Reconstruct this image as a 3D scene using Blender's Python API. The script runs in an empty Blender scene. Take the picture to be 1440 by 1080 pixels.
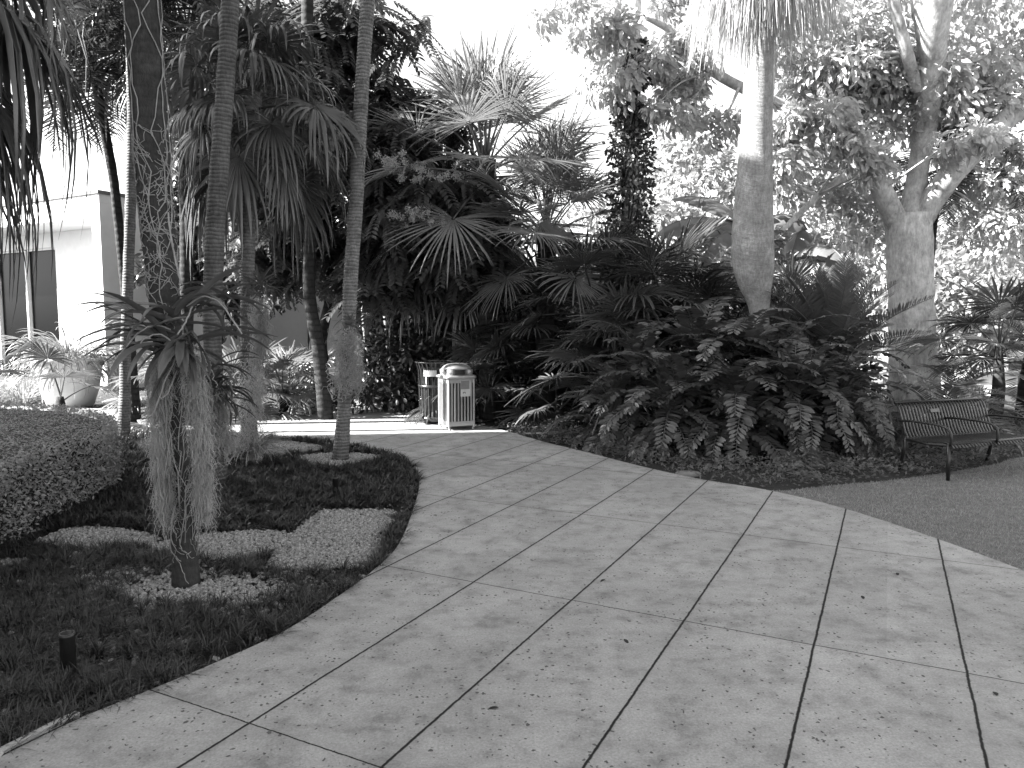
import bpy, math, numpy as np
from mathutils import Vector
RS = np.random.RandomState(7)
U = RS.uniform
SC = bpy.context.scene
COL = SC.collection
PI = math.pi
# ---------------------------------------------------------------- camera calibration (f in px of a 1440 px wide frame)
F0, CH = 1040.0, 1.65
PT = math.atan(90 / F0)
def ray(px, py):
    x = (px - 720) / F0; y = (py - 540) / F0
    return np.array([x, math.cos(PT) - y * math.sin(PT), -math.sin(PT) - y * math.cos(PT)])
def G(px, py, z=0.0):                      # point of the horizontal plane z seen there
    r = ray(px, py); t = (z - CH) / r[2]
    return np.array([r[0] * t, r[1] * t, z])
def P(px, py, d):                          # point d metres ahead
    r = ray(px, py); t = d / r[1]
    return np.array([r[0] * t, d, CH + r[2] * t])
cam = bpy.data.cameras.new('camera'); co = bpy.data.objects.new('camera', cam); COL.objects.link(co)
co.location = (0, 0, CH); co.rotation_euler = (PI / 2 - PT, 0, 0)
cam.sensor_width = 36; cam.lens = F0 / 1440 * 36; cam.clip_end = 2000; cam.clip_start = 0.05
SC.camera = co
# ---------------------------------------------------------------- materials
def newmat(name):
    m = bpy.data.materials.new(name); m.use_nodes = True
    nt = m.node_tree
    return m, nt, nt.nodes['Principled BSDF'], nt.nodes['Material Output']
def nd(nt, t, **kw):
    n = nt.nodes.new(t)
    for k, v in kw.items():
        if k in n.inputs: n.inputs[k].default_value = v
        else: setattr(n, k, v)
    return n
def g4(v): return (v, v, v, 1)
def ramp(nt, src, stops):
    r = nt.nodes.new('ShaderNodeValToRGB'); cr = r.color_ramp
    while len(cr.elements) < len(stops): cr.elements.new(0.5)
    for e, (p, v) in zip(cr.elements, stops): e.position = p; e.color = g4(v)
    nt.links.new(src, r.inputs[0]); return r.outputs[0]
def mixc(nt, fac, a, b, mode='MIX'):
    n = nt.nodes.new('ShaderNodeMix'); n.data_type = 'RGBA'; n.blend_type = mode
    for i, s in ((0, fac), (6, a), (7, b)):
        if isinstance(s, (int, float)): n.inputs[i].default_value = s if i == 0 else g4(s)
        else: nt.links.new(s, n.inputs[i])
    return n.outputs[2]
def coords(nt, kind='Object', scale=(1, 1, 1)):
    tc = nt.nodes.new('ShaderNodeTexCoord'); mp = nt.nodes.new('ShaderNodeMapping')
    mp.inputs['Scale'].default_value = scale; nt.links.new(tc.outputs[kind], mp.inputs[0]); return mp.outputs[0]
def noise(nt, vec, scale, detail=4, rough=0.6, dist=0.0):
    n = nd(nt, 'ShaderNodeTexNoise', Scale=scale, Detail=detail, Roughness=rough, Distortion=dist)
    nt.links.new(vec, n.inputs['Vector']); return n.outputs['Fac']
def bump(nt, b, h, strength=0.4, dist=0.01):
    n = nd(nt, 'ShaderNodeBump', Strength=strength, Distance=dist)
    nt.links.new(h, n.inputs['Height']); nt.links.new(n.outputs[0], b.inputs['Normal'])
def leafmat(name, v0, v1, rough=0.45, trans=0.25, tv=None, sc=3.0, spec=0.5):
    m, nt, b, out = newmat(name)
    v = coords(nt, 'Object')
    c = ramp(nt, noise(nt, v, sc, 5, .7), [(.3, v0), (.7, v1)])
    oi = nt.nodes.new('ShaderNodeObjectInfo')
    mr = nd(nt, 'ShaderNodeMapRange'); mr.inputs[3].default_value = .75; mr.inputs[4].default_value = 1.3
    nt.links.new(oi.outputs['Random'], mr.inputs[0])
    hs = nd(nt, 'ShaderNodeVectorMath', operation='SCALE')
    nt.links.new(c, hs.inputs[0]); nt.links.new(mr.outputs[0], hs.inputs['Scale'])
    nt.links.new(hs.outputs[0], b.inputs['Base Color'])
    b.inputs['Roughness'].default_value = rough
    b.inputs['Specular IOR Level'].default_value = spec
    tr = nt.nodes.new('ShaderNodeBsdfTranslucent'); tr.inputs[0].default_value = g4(tv if tv else v1 * 1.8)
    mx = nt.nodes.new('ShaderNodeMixShader'); mx.inputs[0].default_value = trans
    nt.links.new(b.outputs[0], mx.inputs[1]); nt.links.new(tr.outputs[0], mx.inputs[2]); nt.links.new(mx.outputs[0], out.inputs[0])
    return m
def plain(name, v, rough=.6, metal=0, var=.25, sc=8, bs=0.15, kind='Object', spec=.5, scale=(1, 1, 1)):
    m, nt, b, out = newmat(name)
    n = noise(nt, coords(nt, kind, scale), sc, 6, .65)
    c = ramp(nt, n, [(.3, v * (1 - var)), (.7, v * (1 + var))])
    nt.links.new(c, b.inputs['Base Color'])
    b.inputs['Roughness'].default_value = rough; b.inputs['Metallic'].default_value = metal
    b.inputs['Specular IOR Level'].default_value = spec
    if bs: bump(nt, b, n, bs, .02)
    return m
def barkmat(name, v, ring=14.0, rough=.85, dark=.45, vs=1.0, rs=.8):
    m, nt, b, out = newmat(name)
    vec = coords(nt, 'Object')
    w = nd(nt, 'ShaderNodeTexWave', wave_type='BANDS', bands_direction='Z', Scale=ring, Distortion=3.5, Detail=4)
    w.inputs['Detail Scale'].default_value = 1.2
    nt.links.new(vec, w.inputs['Vector'])
    n1 = noise(nt, vec, 5 * vs, 6, .7); n2 = noise(nt, coords(nt, 'Object', (1, 1, .35)), 40 * vs, 5, .7)
    c1 = ramp(nt, n1, [(.25, v * dark), (.5, v), (.75, v * 1.5)])
    c2 = ramp(nt, w.outputs['Fac'], [(0, .45), (.22, .95), (1, 1.05)])
    c3 = ramp(nt, n2, [(.3, .6), (.7, 1.2)])
    c = mixc(nt, 1.0, mixc(nt, rs, c1, c2, 'MULTIPLY'), c3, 'MULTIPLY')
    nt.links.new(c, b.inputs['Base Color']); b.inputs['Roughness'].default_value = rough
    b.inputs['Specular IOR Level'].default_value = .25
    a = nd(nt, 'ShaderNodeMath', operation='ADD'); rm = nd(nt, 'ShaderNodeMath', operation='MULTIPLY'); nt.links.new(w.outputs['Fac'], rm.inputs[0]); rm.inputs[1].default_value = rs; nt.links.new(rm.outputs[0], a.inputs[0]); nt.links.new(n2, a.inputs[1])
    bump(nt, b, a.outputs[0], .6, .012)
    return m
# grid of the paving: directions of the joints
TX, TY = (.891, -.454), (.454, .891)
def concrete(name, v, joints=True):
    m, nt, b, out = newmat(name)
    vec = coords(nt, 'Object')
    L = nt.links.new
    big = noise(nt, vec, .9, 5, .6); mid = noise(nt, vec, 5, 8, .72); fine = noise(nt, vec, 90, 4, .7); streak = noise(nt, coords(nt, 'Object', (1.2, 3, 1)), 3, 7, .75, .6)
    c = ramp(nt, big, [(.3, v * .82), (.7, v * 1.1)])
    c = mixc(nt, .9, c, ramp(nt, mid, [(.32, .56), (.5, 1), (.68, 1.16)]), 'MULTIPLY')
    c = mixc(nt, .7, c, ramp(nt, streak, [(.34, .82), (.52, 1.0), (.68, 1.06)]), 'MULTIPLY')
    c = mixc(nt, .7, c, ramp(nt, fine, [(.32, .62), (.68, 1.22)]), 'MULTIPLY')
    # small pits and specks, thicker in some places
    vo = nd(nt, 'ShaderNodeTexVoronoi', Scale=38.0, Randomness=1.0); vo.feature = 'F1'
    wob = noise(nt, vec, 40, 3, .6)
    ad = nd(nt, 'ShaderNodeVectorMath', operation='SCALE'); ad.inputs['Scale'].default_value = .035
    cw = nd(nt, 'ShaderNodeTexNoise', Scale=38.0, Detail=3.0); L(vec, cw.inputs['Vector']); L(cw.outputs['Color'], ad.inputs[0])
    va = nd(nt, 'ShaderNodeVectorMath', operation='ADD'); L(vec, va.inputs[0]); L(ad.outputs[0], va.inputs[1])
    L(va.outputs[0], vo.inputs['Vector'])
    sp = nd(nt, 'ShaderNodeSeparateColor'); L(vo.outputs['Color'], sp.inputs[0])
    dens = noise(nt, vec, 2.2, 4, .7)
    th = nd(nt, 'ShaderNodeMath', operation='MULTIPLY'); L(sp.outputs[0], th.inputs[0]); L(dens, th.inputs[1])
    rad = nd(nt, 'ShaderNodeMapRange'); rad.inputs[1].default_value = .11; rad.inputs[2].default_value = .52; rad.inputs[3].default_value = -.01; rad.inputs[4].default_value = .34
    L(th.outputs[0], rad.inputs[0])
    lt = nd(nt, 'ShaderNodeMath', operation='SUBTRACT'); L(rad.outputs[0], lt.inputs[0]); L(vo.outputs['Distance'], lt.inputs[1])
    pf = nd(nt, 'ShaderNodeMapRange'); pf.inputs[1].default_value = 0; pf.inputs[2].default_value = .08; pf.inputs[3].default_value = 0; pf.inputs[4].default_value = .88
    L(lt.outputs[0], pf.inputs[0])
    c = mixc(nt, pf.outputs[0], c, v * .12)
    hgt = mid
    if joints:
        sx = nd(nt, 'ShaderNodeVectorMath', operation='DOT_PRODUCT'); L(vec, sx.inputs[0]); sx.inputs[1].default_value = (TX[0], TX[1], 0)
        sy = nd(nt, 'ShaderNodeVectorMath', operation='DOT_PRODUCT'); L(vec, sy.inputs[0]); sy.inputs[1].default_value = (TY[0], TY[1], 0)
        wn = noise(nt, vec, 3.5, 6, .7); wn2 = noise(nt, vec, 30, 3, .6)
        def line(src, off, per, half):
            a = nd(nt, 'ShaderNodeMath', operation='MULTIPLY_ADD'); L(wn, a.inputs[0]); a.inputs[1].default_value = .012; L(src, a.inputs[2])
            a2 = nd(nt, 'ShaderNodeMath', operation='MULTIPLY_ADD'); L(wn2, a2.inputs[0]); a2.inputs[1].default_value = .008; L(a.outputs[0], a2.inputs[2])
            s = nd(nt, 'ShaderNodeMath', operation='ADD'); L(a2.outputs[0], s.inputs[0]); s.inputs[1].default_value = -off + per * 100.5 - .015
            md = nd(nt, 'ShaderNodeMath', operation='MODULO'); L(s.outputs[0], md.inputs[0]); md.inputs[1].default_value = per
            s2 = nd(nt, 'ShaderNodeMath', operation='SUBTRACT'); L(md.outputs[0], s2.inputs[0]); s2.inputs[1].default_value = per / 2
            ab = nd(nt, 'ShaderNodeMath', operation='ABSOLUTE'); L(s2.outputs[0], ab.inputs[0])
            mr = nd(nt, 'ShaderNodeMapRange'); mr.interpolation_type = 'SMOOTHSTEP'
            mr.inputs[1].default_value = half * .6; mr.inputs[2].default_value = half * 1.7; mr.inputs[3].default_value = 1; mr.inputs[4].default_value = 0
            L(ab.outputs[0], mr.inputs[0])
            hl = nd(nt, 'ShaderNodeMapRange'); hl.inputs[1].default_value = 0; hl.inputs[2].default_value = .07; hl.inputs[3].default_value = 1; hl.inputs[4].default_value = 0
            L(ab.outputs[0], hl.inputs[0])
            return mr.outputs[0], hl.outputs[0]
        fx = nd(nt, 'ShaderNodeMath', operation='MULTIPLY_ADD'); L(sx.outputs['Value'], fx.inputs[0]); fx.inputs[1].default_value = 1 / .662; fx.inputs[2].default_value = 2.27 / .662 + .5
        fy = nd(nt, 'ShaderNodeMath', operation='MULTIPLY_ADD'); L(sy.outputs['Value'], fy.inputs[0]); fy.inputs[1].default_value = 1 / 1.83; fy.inputs[2].default_value = -2.08 / 1.83 + 7
        cx = nd(nt, 'ShaderNodeMath', operation='FLOOR'); L(fx.outputs[0], cx.inputs[0]); cy = nd(nt, 'ShaderNodeMath', operation='FLOOR'); L(fy.outputs[0], cy.inputs[0])
        cb = nd(nt, 'ShaderNodeCombineXYZ'); L(cx.outputs[0], cb.inputs[0]); L(cy.outputs[0], cb.inputs[1])
        wnz = nd(nt, 'ShaderNodeTexWhiteNoise', noise_dimensions='2D'); L(cb.outputs[0], wnz.inputs['Vector'])
        c = mixc(nt, 1.0, c, ramp(nt, wnz.outputs['Value'], [(0, .92), (1, 1.05)]), 'MULTIPLY')
        l1, h1 = line(sx.outputs['Value'], -2.27, .662, .0052)
        l2, h2 = line(sy.outputs['Value'], 2.08, 1.83, .0030)
        mx = nd(nt, 'ShaderNodeMath', operation='MAXIMUM'); L(l1, mx.inputs[0]); L(l2, mx.inputs[1])
        mh = nd(nt, 'ShaderNodeMath', operation='MAXIMUM'); L(h1, mh.inputs[0]); L(h2, mh.inputs[1])
        hm = nd(nt, 'ShaderNodeMath', operation='MULTIPLY'); L(mh.outputs[0], hm.inputs[0]); hm.inputs[1].default_value = .22
        c = mixc(nt, hm.outputs[0], c, v * .62)
        c = mixc(nt, mx.outputs[0], c, .008)
        sb = nd(nt, 'ShaderNodeMath', operation='MULTIPLY_ADD'); L(mx.outputs[0], sb.inputs[0]); sb.inputs[1].default_value = -2.0; L(mid, sb.inputs[2])
        hgt = sb.outputs[0]
    L(c, b.inputs['Base Color']); b.inputs['Roughness'].default_value = .8; b.inputs['Specular IOR Level'].default_value = .3
    bump(nt, b, hgt, .35, .008)
    return m
M = {}
M['concrete'] = concrete('pale_concrete', .335)
M['concrete2'] = concrete('plain_concrete', .42, False)
M['soil'] = plain('dark_mulch', .028, .95, var=.6, sc=30, bs=.8)
M['turf'] = plain('turf_soil', .12, .95, var=.35, sc=12, bs=.6)
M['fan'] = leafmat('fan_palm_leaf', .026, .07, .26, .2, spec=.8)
M['fanlight'] = leafmat('sunlit_fan_leaf', .085, .16, .36, .3)  # fan leaf made paler, with sunlight mixed into the colour itself
M['dead'] = leafmat('dead_palm_leaf', .28, .45, .8, .2, spec=.2)
M['pinn'] = leafmat('feather_palm_leaf', .03, .06, .5, .1, spec=.3)  # kept dark so the backlit shade of the fronds sits in the colour
M['zamia'] = leafmat('leathery_leaflet', .035, .085, .33, .1, spec=.8)
M['cycad'] = leafmat('stiff_cycad_leaf', .06, .12, .3, .1, spec=.8)
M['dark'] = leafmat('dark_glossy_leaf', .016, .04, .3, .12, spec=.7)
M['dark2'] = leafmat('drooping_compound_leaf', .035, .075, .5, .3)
M['light'] = leafmat('large_pale_leaf', .13, .62, .25, .2, sc=2.6, spec=.9)
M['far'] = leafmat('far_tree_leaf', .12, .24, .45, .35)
M['vine'] = leafmat('vine_leaf', .03, .07, .4, .15)
M['banana'] = leafmat('banana_leaf', .09, .16, .35, .35)
M['strap'] = leafmat('strap_leaf', .05, .11, .33, .1)
M['spider'] = leafmat('grassy_pot_leaf', .10, .3, .4, .3, sc=20)
M['hedge'] = leafmat('hedge_leaf', .13, .38, .4, .2, sc=20)
M['mondo'] = leafmat('mondo_grass_blade', .016, .036, .42, .1, sc=2.2)
M['lawn'] = leafmat('lawn_blade', .15, .27, .6, .25, sc=2)
M['cover'] = leafmat('ground_cover_leaf', .05, .15, .5, .25, sc=8)
M['moss'] = leafmat('spanish_moss_fibre', .22, .38, .9, .2, spec=.1)
M['root'] = plain('aerial_root', .24, .8, var=.3, sc=20, bs=.1)
M['bark1'] = barkmat('dark_palm_bark', .04, 5, rs=.3, vs=2)
M['bark2'] = barkmat('ringed_palm_bark', .11, 8)
M['bark3'] = barkmat('pale_palm_bark', .30, 18, dark=.7)
M['bark4'] = barkmat('smooth_pale_bark', .46, 1, dark=.45, rs=0.0, vs=.6)
M['bark5'] = barkmat('black_bark', .03, 3)
M['bark6'] = barkmat('lichen_bark', .17, 8, dark=.35, vs=2)
M['petal'] = leafmat('pale_blossom', .22, .42, .7, .3)
M['stucco'] = plain('white_stucco', .62, .85, var=.05, sc=4, bs=.08)
M['coping'] = plain('dark_coping', .10, .7)
M['grey'] = plain('shaded_stucco', .36, .85, var=.06, sc=3, bs=.05)  # darker copy of the white stucco, shade put into its colour
M['block'] = plain('grey_block_wall', .28, .85, var=.2, sc=5, bs=.2)
M['pot'] = plain('pale_glazed_pot', .5, .5, var=.12, sc=6, bs=.05)
M['steel'] = plain('powder_coated_metal', .38, .32, metal=.55, var=.12, sc=12, bs=.03)
M['blackm'] = plain('black_metal', .018, .34, metal=.2, var=.3, sc=15, bs=.03)
M['blackg'] = plain('glossy_dark_metal', .06, .25, metal=.6, var=.2, sc=15, bs=.03)
M['plate'] = plain('engraved_plate', .12, .45, metal=.5, sc=30)
M['label'] = plain('paper_label', .5, .6, var=.1)
M['labeld'] = plain('grey_print', .18, .6, var=.2)
M['ink'] = plain('black_ink', .02, .6, bs=0)
M['chip'] = plain('stone_chip', .25, .85, var=.9, sc=55, bs=.2)
M['rock'] = plain('pale_rock', .2, .85, var=.3, sc=9, bs=.6)
m, nt, b, out = newmat('window_glass'); b.inputs['Base Color'].default_value = g4(.003); b.inputs['Roughness'].default_value = .2; b.inputs['Specular IOR Level'].default_value = .03; M['glass'] = m
# ---------------------------------------------------------------- mesh helpers
class MB:
    def __init__(s): s.v = []; s.f = {3: [], 4: []}; s.n = 0; s.poly = []
    def add(s, v, f):
        v = np.asarray(v, float).reshape(-1, 3); f = np.asarray(f, int)
        s.v.append(v); s.f[f.shape[1]].append(f + s.n); s.n += len(v); return s
    def many(s, tv, tf, R, T):             # copies of a template by matrices R (n,3,3), offsets T (n,3)
        v = np.einsum('nij,kj->nki', R, tv) + T[:, None, :]
        n, k = v.shape[:2]
        f = (tf[None] + (np.arange(n) * k)[:, None, None]).reshape(-1, tf.shape[1])
        return s.add(v, f)
    def box(s, lo, hi, X=None, O=None):
        lo = np.array(lo, float); hi = np.array(hi, float)
        c = np.array([[i, j, k] for i in (0, 1) for j in (0, 1) for k in (0, 1)], float)
        v = lo + c * (hi - lo)
        if X is not None: v = v @ np.array(X) + (np.array(O) if O is not None else 0)
        return s.add(v, [[0, 1, 3, 2], [4, 6, 7, 5], [0, 4, 5, 1], [2, 3, 7, 6], [0, 2, 6, 4], [1, 5, 7, 3]])
    def tube(s, pts, rad, seg=8, cap=True, jit=0.0):
        pts = np.asarray(pts, float); n = len(pts); rad = np.broadcast_to(np.asarray(rad, float), (n,))
        t = np.gradient(pts, axis=0); t /= np.linalg.norm(t, axis=1)[:, None] + 1e-9
        ref = np.array([1., 0, 0]) if abs(t[0][0]) < .8 else np.array([0, 1., 0])
        a = []; 
        for i in range(n):
            u = ref - t[i] * (ref @ t[i]); u /= np.linalg.norm(u); ref = u; a.append(u)
        a = np.array(a); b2 = np.cross(t, a)
        th = np.arange(seg) / seg * 2 * PI
        r = rad[:, None] * (1 + (U(-jit, jit, (n, seg)) if jit else 0))
        v = pts[:, None] + (np.cos(th)[None, :, None] * a[:, None] + np.sin(th)[None, :, None] * b2[:, None]) * (r[..., None] if jit else rad[:, None, None])
        i, j = np.meshgrid(np.arange(n - 1), np.arange(seg), indexing='ij'); k = (j + 1) % seg
        f = np.stack([i * seg + j, i * seg + k, (i + 1) * seg + k, (i + 1) * seg + j], -1).reshape(-1, 4)
        base = s.n; s.add(v, f)
        if cap and seg == 4: s.f[4].append(np.array([[3, 2, 1, 0], [0, 1, 2, 3]]) + [[base], [base + (n - 1) * seg]])
        elif cap:
            for e, o in ((0, base), (1, base + (n - 1) * seg)):
                s.add([pts[0] if e == 0 else pts[-1]], np.zeros((0, 3), int)); c = s.n - 1
                jj = np.arange(seg); kk = (jj + 1) % seg
                s.f[3].append(np.stack([np.full(seg, c), o + (kk if e == 0 else jj), o + (jj if e == 0 else kk)], -1))
        return s
    def ribbon(s, pts, wid, up):            # flat strip with widths along pts, side = cross(t, up)
        pts = np.asarray(pts, float); n = len(pts)
        t = np.gradient(pts, axis=0); t /= np.linalg.norm(t, axis=1)[:, None] + 1e-9
        sd = np.cross(t, up); sd /= np.linalg.norm(sd, axis=1)[:, None] + 1e-9
        w = np.broadcast_to(wid, (n,))[:, None] / 2
        nn = np.cross(sd, t)
        v = np.stack([pts - sd * w + nn * w * .5, pts, pts + sd * w + nn * w * .5], 1)
        i = np.arange(n - 1)[:, None]; j = np.arange(2)[None]
        f = np.stack([i * 3 + j, i * 3 + j + 1, (i + 1) * 3 + j + 1, (i + 1) * 3 + j], -1).reshape(-1, 4)
        return s.add(v, f)
    def ngon(s, v):
        v = np.asarray(v, float); s.v.append(v); s.poly.append(np.arange(len(v)) + s.n); s.n += len(v); return s
    def mesh(s, name, mat, smooth=True):
        me = bpy.data.meshes.new(name)
        v = np.concatenate(s.v) if s.v else np.zeros((0, 3))
        fs = {k: (np.concatenate(x) if x else np.zeros((0, k), int)) for k, x in s.f.items()}
        loops = np.concatenate([fs[3].ravel(), fs[4].ravel()] + [p for p in s.poly]).astype(np.int32)
        tot = np.concatenate([np.full(len(fs[3]), 3), np.full(len(fs[4]), 4)] + [np.array([len(p)]) for p in s.poly]).astype(np.int32)
        st = np.concatenate([[0], np.cumsum(tot)[:-1]]).astype(np.int32)
        me.vertices.add(len(v)); me.vertices.foreach_set('co', v.astype(np.float32).ravel())
        me.loops.add(len(loops)); me.loops.foreach_set('vertex_index', loops)
        me.polygons.add(len(tot)); me.polygons.foreach_set('loop_start', st); me.polygons.foreach_set('loop_total', tot)
        me.polygons.foreach_set('use_smooth', np.full(len(tot), smooth))
        me.update(calc_edges=True)
        if mat: me.materials.append(mat)
        return me
    def obj(s, name, mat, parent=None, smooth=True, loc=None):
        return link(name, s.mesh(name, mat, smooth), parent, loc)
def link(name, me, parent=None, loc=None, rz=0):
    o = bpy.data.objects.new(name, me); COL.objects.link(o)
    if parent is not None: o.parent = parent
    if loc is not None: o.location = loc
    o.rotation_euler = (0, 0, rz)
    return o
def thing(name, label, cat, loc=(0, 0, 0), rz=0, group=None):
    o = link(name, None, None, loc, rz); o.empty_display_size = .2
    return tag(o, label, cat, group)
def tag(o, label, cat=None, group=None, kind=None):
    if label: o['label'] = label
    if cat: o['category'] = cat
    if group: o['group'] = group
    if kind: o['kind'] = kind
    return o
def frames(D, N):                           # columns x=side, y=D (axis), z=normal
    D = D / np.linalg.norm(D, axis=1)[:, None]
    S = np.cross(D, N); S /= np.linalg.norm(S, axis=1)[:, None] + 1e-9
    Z = np.cross(S, D)
    return np.stack([S, D, Z], -1)
def unit(n):
    v = RS.normal(size=(n, 3)); return v / np.linalg.norm(v, axis=1)[:, None]
# leaf templates along +Y, unit length
def leaf_t(w=.4, droop=.15, fold=.12, k=4, peak=.45):
    y = np.linspace(0, 1, k + 1); ww = w / 2 * np.sin(PI * y ** (math.log(.5) / math.log(peak))) ** .8; ww[0] = .01; ww[-1] = .0
    z = -droop * y ** 2
    v = np.stack([np.stack([-ww, y, z + fold * ww / w * 2 * w], 1), np.stack([0 * y, y, z], 1), np.stack([ww, y, z + fold * ww / w * 2 * w], 1)], 1).reshape(-1, 3)
    i = np.arange(k)[:, None]; j = np.arange(2)[None]
    f = np.stack([i * 3 + j, i * 3 + j + 1, (i + 1) * 3 + j + 1, (i + 1) * 3 + j], -1).reshape(-1, 4)
    return v, f
L_OV = leaf_t(.42, .2); L_NAR = leaf_t(.2, .25, k=4); L_BRD = leaf_t(.6, .15, k=4); L_LOW = leaf_t(.45, .1, k=2)
L_OBO = leaf_t(.34, .15, .1, 4, .65)
# ---------------------------------------------------------------- fan frond (gravity baked in, turned about Z only)
def fan_mesh(name, mat, elev, pet, R, nseg=34, spread=150, split=.45, droop=.35, seed=0, tilt=-20, petsag=.15, wide=1.0, hang=0.0):
    r = np.random.RandomState(seed); mb = MB()
    e = math.radians(elev)
    n = 7; t = np.linspace(0, 1, n)
    pp = np.stack([pet * t * math.cos(e), 0 * t + r.uniform(-.06, .06) * t ** 2, pet * t * math.sin(e) - petsag * pet * t ** 2], 1)
    mb.tube(pp, np.linspace(.014, .007, n) * (R + .4), 5)
    tip = pp[-1]; d0 = pp[-1] - pp[-2]; d0 /= np.linalg.norm(d0)
    a0 = math.atan2(d0[2], math.hypot(d0[0], d0[1])) + math.radians(tilt)
    Fd = np.array([math.cos(a0), 0, math.sin(a0)]); Nn = np.array([-math.sin(a0), 0, math.cos(a0)]); Sd = np.array([0, 1., 0])
    roll = r.uniform(-.35, .35)
    Sd, Nn = Sd * math.cos(roll) + Nn * math.sin(roll), Nn * math.cos(roll) - Sd * math.sin(roll)
    sp = math.radians(spread); dth = 2 * sp / nseg
    rr = np.array([.03, .25, split, .62, .8, .92, 1.0])
    for i in range(nseg):
        th = -sp + dth * (i + .5)
        L = R * (1 - .28 * abs(th / sp) ** 2) * r.uniform(.78, 1.08)
        th2 = th + r.normal(0, .035)
        q = rr * L
        wid = 2 * q * math.tan(dth / 2) * wide
        ws = 2 * split * L * math.tan(dth / 2) * wide
        wid = np.where(rr > split, ws * np.clip((1 - rr) / (1 - split), 0, 1) ** .6, wid) + .0012
        dirs = math.cos(th2) * Fd + math.sin(th2) * Sd
        cup = .10 * (th / sp) ** 2
        p = tip + q[:, None] * dirs + Nn * (q * cup)[:, None]
        dr = droop * r.uniform(.35, 1.8)
        s = np.clip((rr - .3) / .7, 0, 1)
        drop = dr * L * s ** 2
        hz = dirs * np.array([1, 1, 0])
        p = p - hz * (drop * .45 * s)[:, None]; p[:, 2] -= drop
        side = -math.sin(th2) * Fd + math.cos(th2) * Sd
        tw = r.normal(0, .25) * s
        sv = side * np.cos(tw)[:, None] + Nn * np.sin(tw)[:, None]
        fold = .35 * wid * (1 if i % 2 else 1)
        v = np.stack([p - sv * wid[:, None] / 2, p + Nn * fold[:, None], p + sv * wid[:, None] / 2], 1)
        k = len(rr) - 1; ii = np.arange(k)[:, None]; j = np.arange(2)[None]
        mb.add(v, np.stack([ii * 3 + j, ii * 3 + j + 1, (ii + 1) * 3 + j + 1, (ii + 1) * 3 + j], -1).reshape(-1, 4))
    return mb.mesh(name, mat)
def pin_mesh(name, mat, elev, L, nl=34, ll=.35, lw=.03, arch=1.2, vee=.35, ldroop=.4, seed=0, start=.12, tmpl=None, fwd=.5, twist=.3, thick=.012):
    r = np.random.RandomState(seed); mb = MB(); n = 16
    t = np.linspace(0, 1, n); a = math.radians(elev) - arch * t ** 1.3
    dx = np.cos(a) * L / (n - 1); dz = np.sin(a) * L / (n - 1)
    x = np.concatenate([[0], np.cumsum(dx)[:-1]]); z = np.concatenate([[0], np.cumsum(dz)[:-1]])
    yy = r.uniform(-.12, .12) * L * t ** 2
    pp = np.stack([x, yy, z], 1); mb.tube(pp, np.linspace(thick, thick * .3, n), 5)
    tv, tf = tmpl if tmpl is not None else leaf_t(lw / ll, ldroop, .1, 4, .4)
    s = np.linspace(start, 1, nl)
    Ds, Ns, Ts, Ss = [], [], [], []
    for sd in (-1, 1):
        for i, q in enumerate(s):
            q = min(1, q + (.4 / nl) * sd * .5); k = q * (n - 1); i0 = int(min(k, n - 2)); fr = k - i0
            p = pp[i0] * (1 - fr) + pp[i0 + 1] * fr; tt = pp[i0 + 1] - pp[i0]; tt /= np.linalg.norm(tt)
            up = np.array([-tt[2], 0, tt[0]]) if abs(tt[0]) > 1e-6 else np.array([-1., 0, 0])
            if up[2] < 0 and abs(up[2]) > .3: up = -up
            sv = np.cross(up, tt) * sd
            fw = fwd + .8 * max(0, q - .6) * 1.5
            d = sv + tt * fw + up * vee + r.normal(0, .07, 3)
            ln = ll * (math.sin(PI * (0.12 + .8 * q)) ** .6) * r.uniform(.88, 1.08)
            Ds.append(d); Ns.append(up + r.normal(0, twist, 3)); Ts.append(p); Ss.append(ln)
    R = frames(np.array(Ds), np.array(Ns)) * np.array(Ss)[:, None, None]
    # droop in template is along local z; fine at any pitch
    mb.many(tv, tf, R, np.array(Ts))
    return mb.mesh(name, mat)
_cache = {}
def fanset(key, mat, elevs, **kw):
    if key not in _cache:
        _cache[key] = [(e, [fan_mesh('frond', mat, e, seed=hash((i, j)) % 9999, **kw) for j in range(3)]) for i, e in enumerate(elevs)]
    return _cache[key]
def pinset(key, mat, elevs, **kw):
    if key not in _cache:
        _cache[key] = [(e, [pin_mesh('frond', mat, e, seed=i * 7 + j, **kw) for j in range(2)]) for i, e in enumerate(elevs)]
    return _cache[key]
def crown(parent, fs, n, loc, az0=None, scale=1.0, az=(0, 2 * PI), order=None, sj=.15, zj=.06, name='frond'):
    k = len(fs)
    a0 = U(0, 6.28) if az0 is None else az0
    full = az[1] - az[0] > 6.2
    for i in range(n):
        lv = min(k - 1, int(i / n * k)) if order is None else order[i % len(order)]
        a = az[0] + ((a0 + i * 2.39996) % (2 * PI) if full else U(0, 1) * (az[1] - az[0]))
        o = link(name, fs[lv][1][RS.randint(len(fs[lv][1]))], parent, (loc[0] + U(-.04, .04), loc[1] + U(-.04, .04), loc[2] + U(-zj, zj) - .12 * lv * scale * .5), a + U(-.15, .15))
        s = scale * (1 + U(-sj, sj)); o.scale = (s, s, s)
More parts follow.
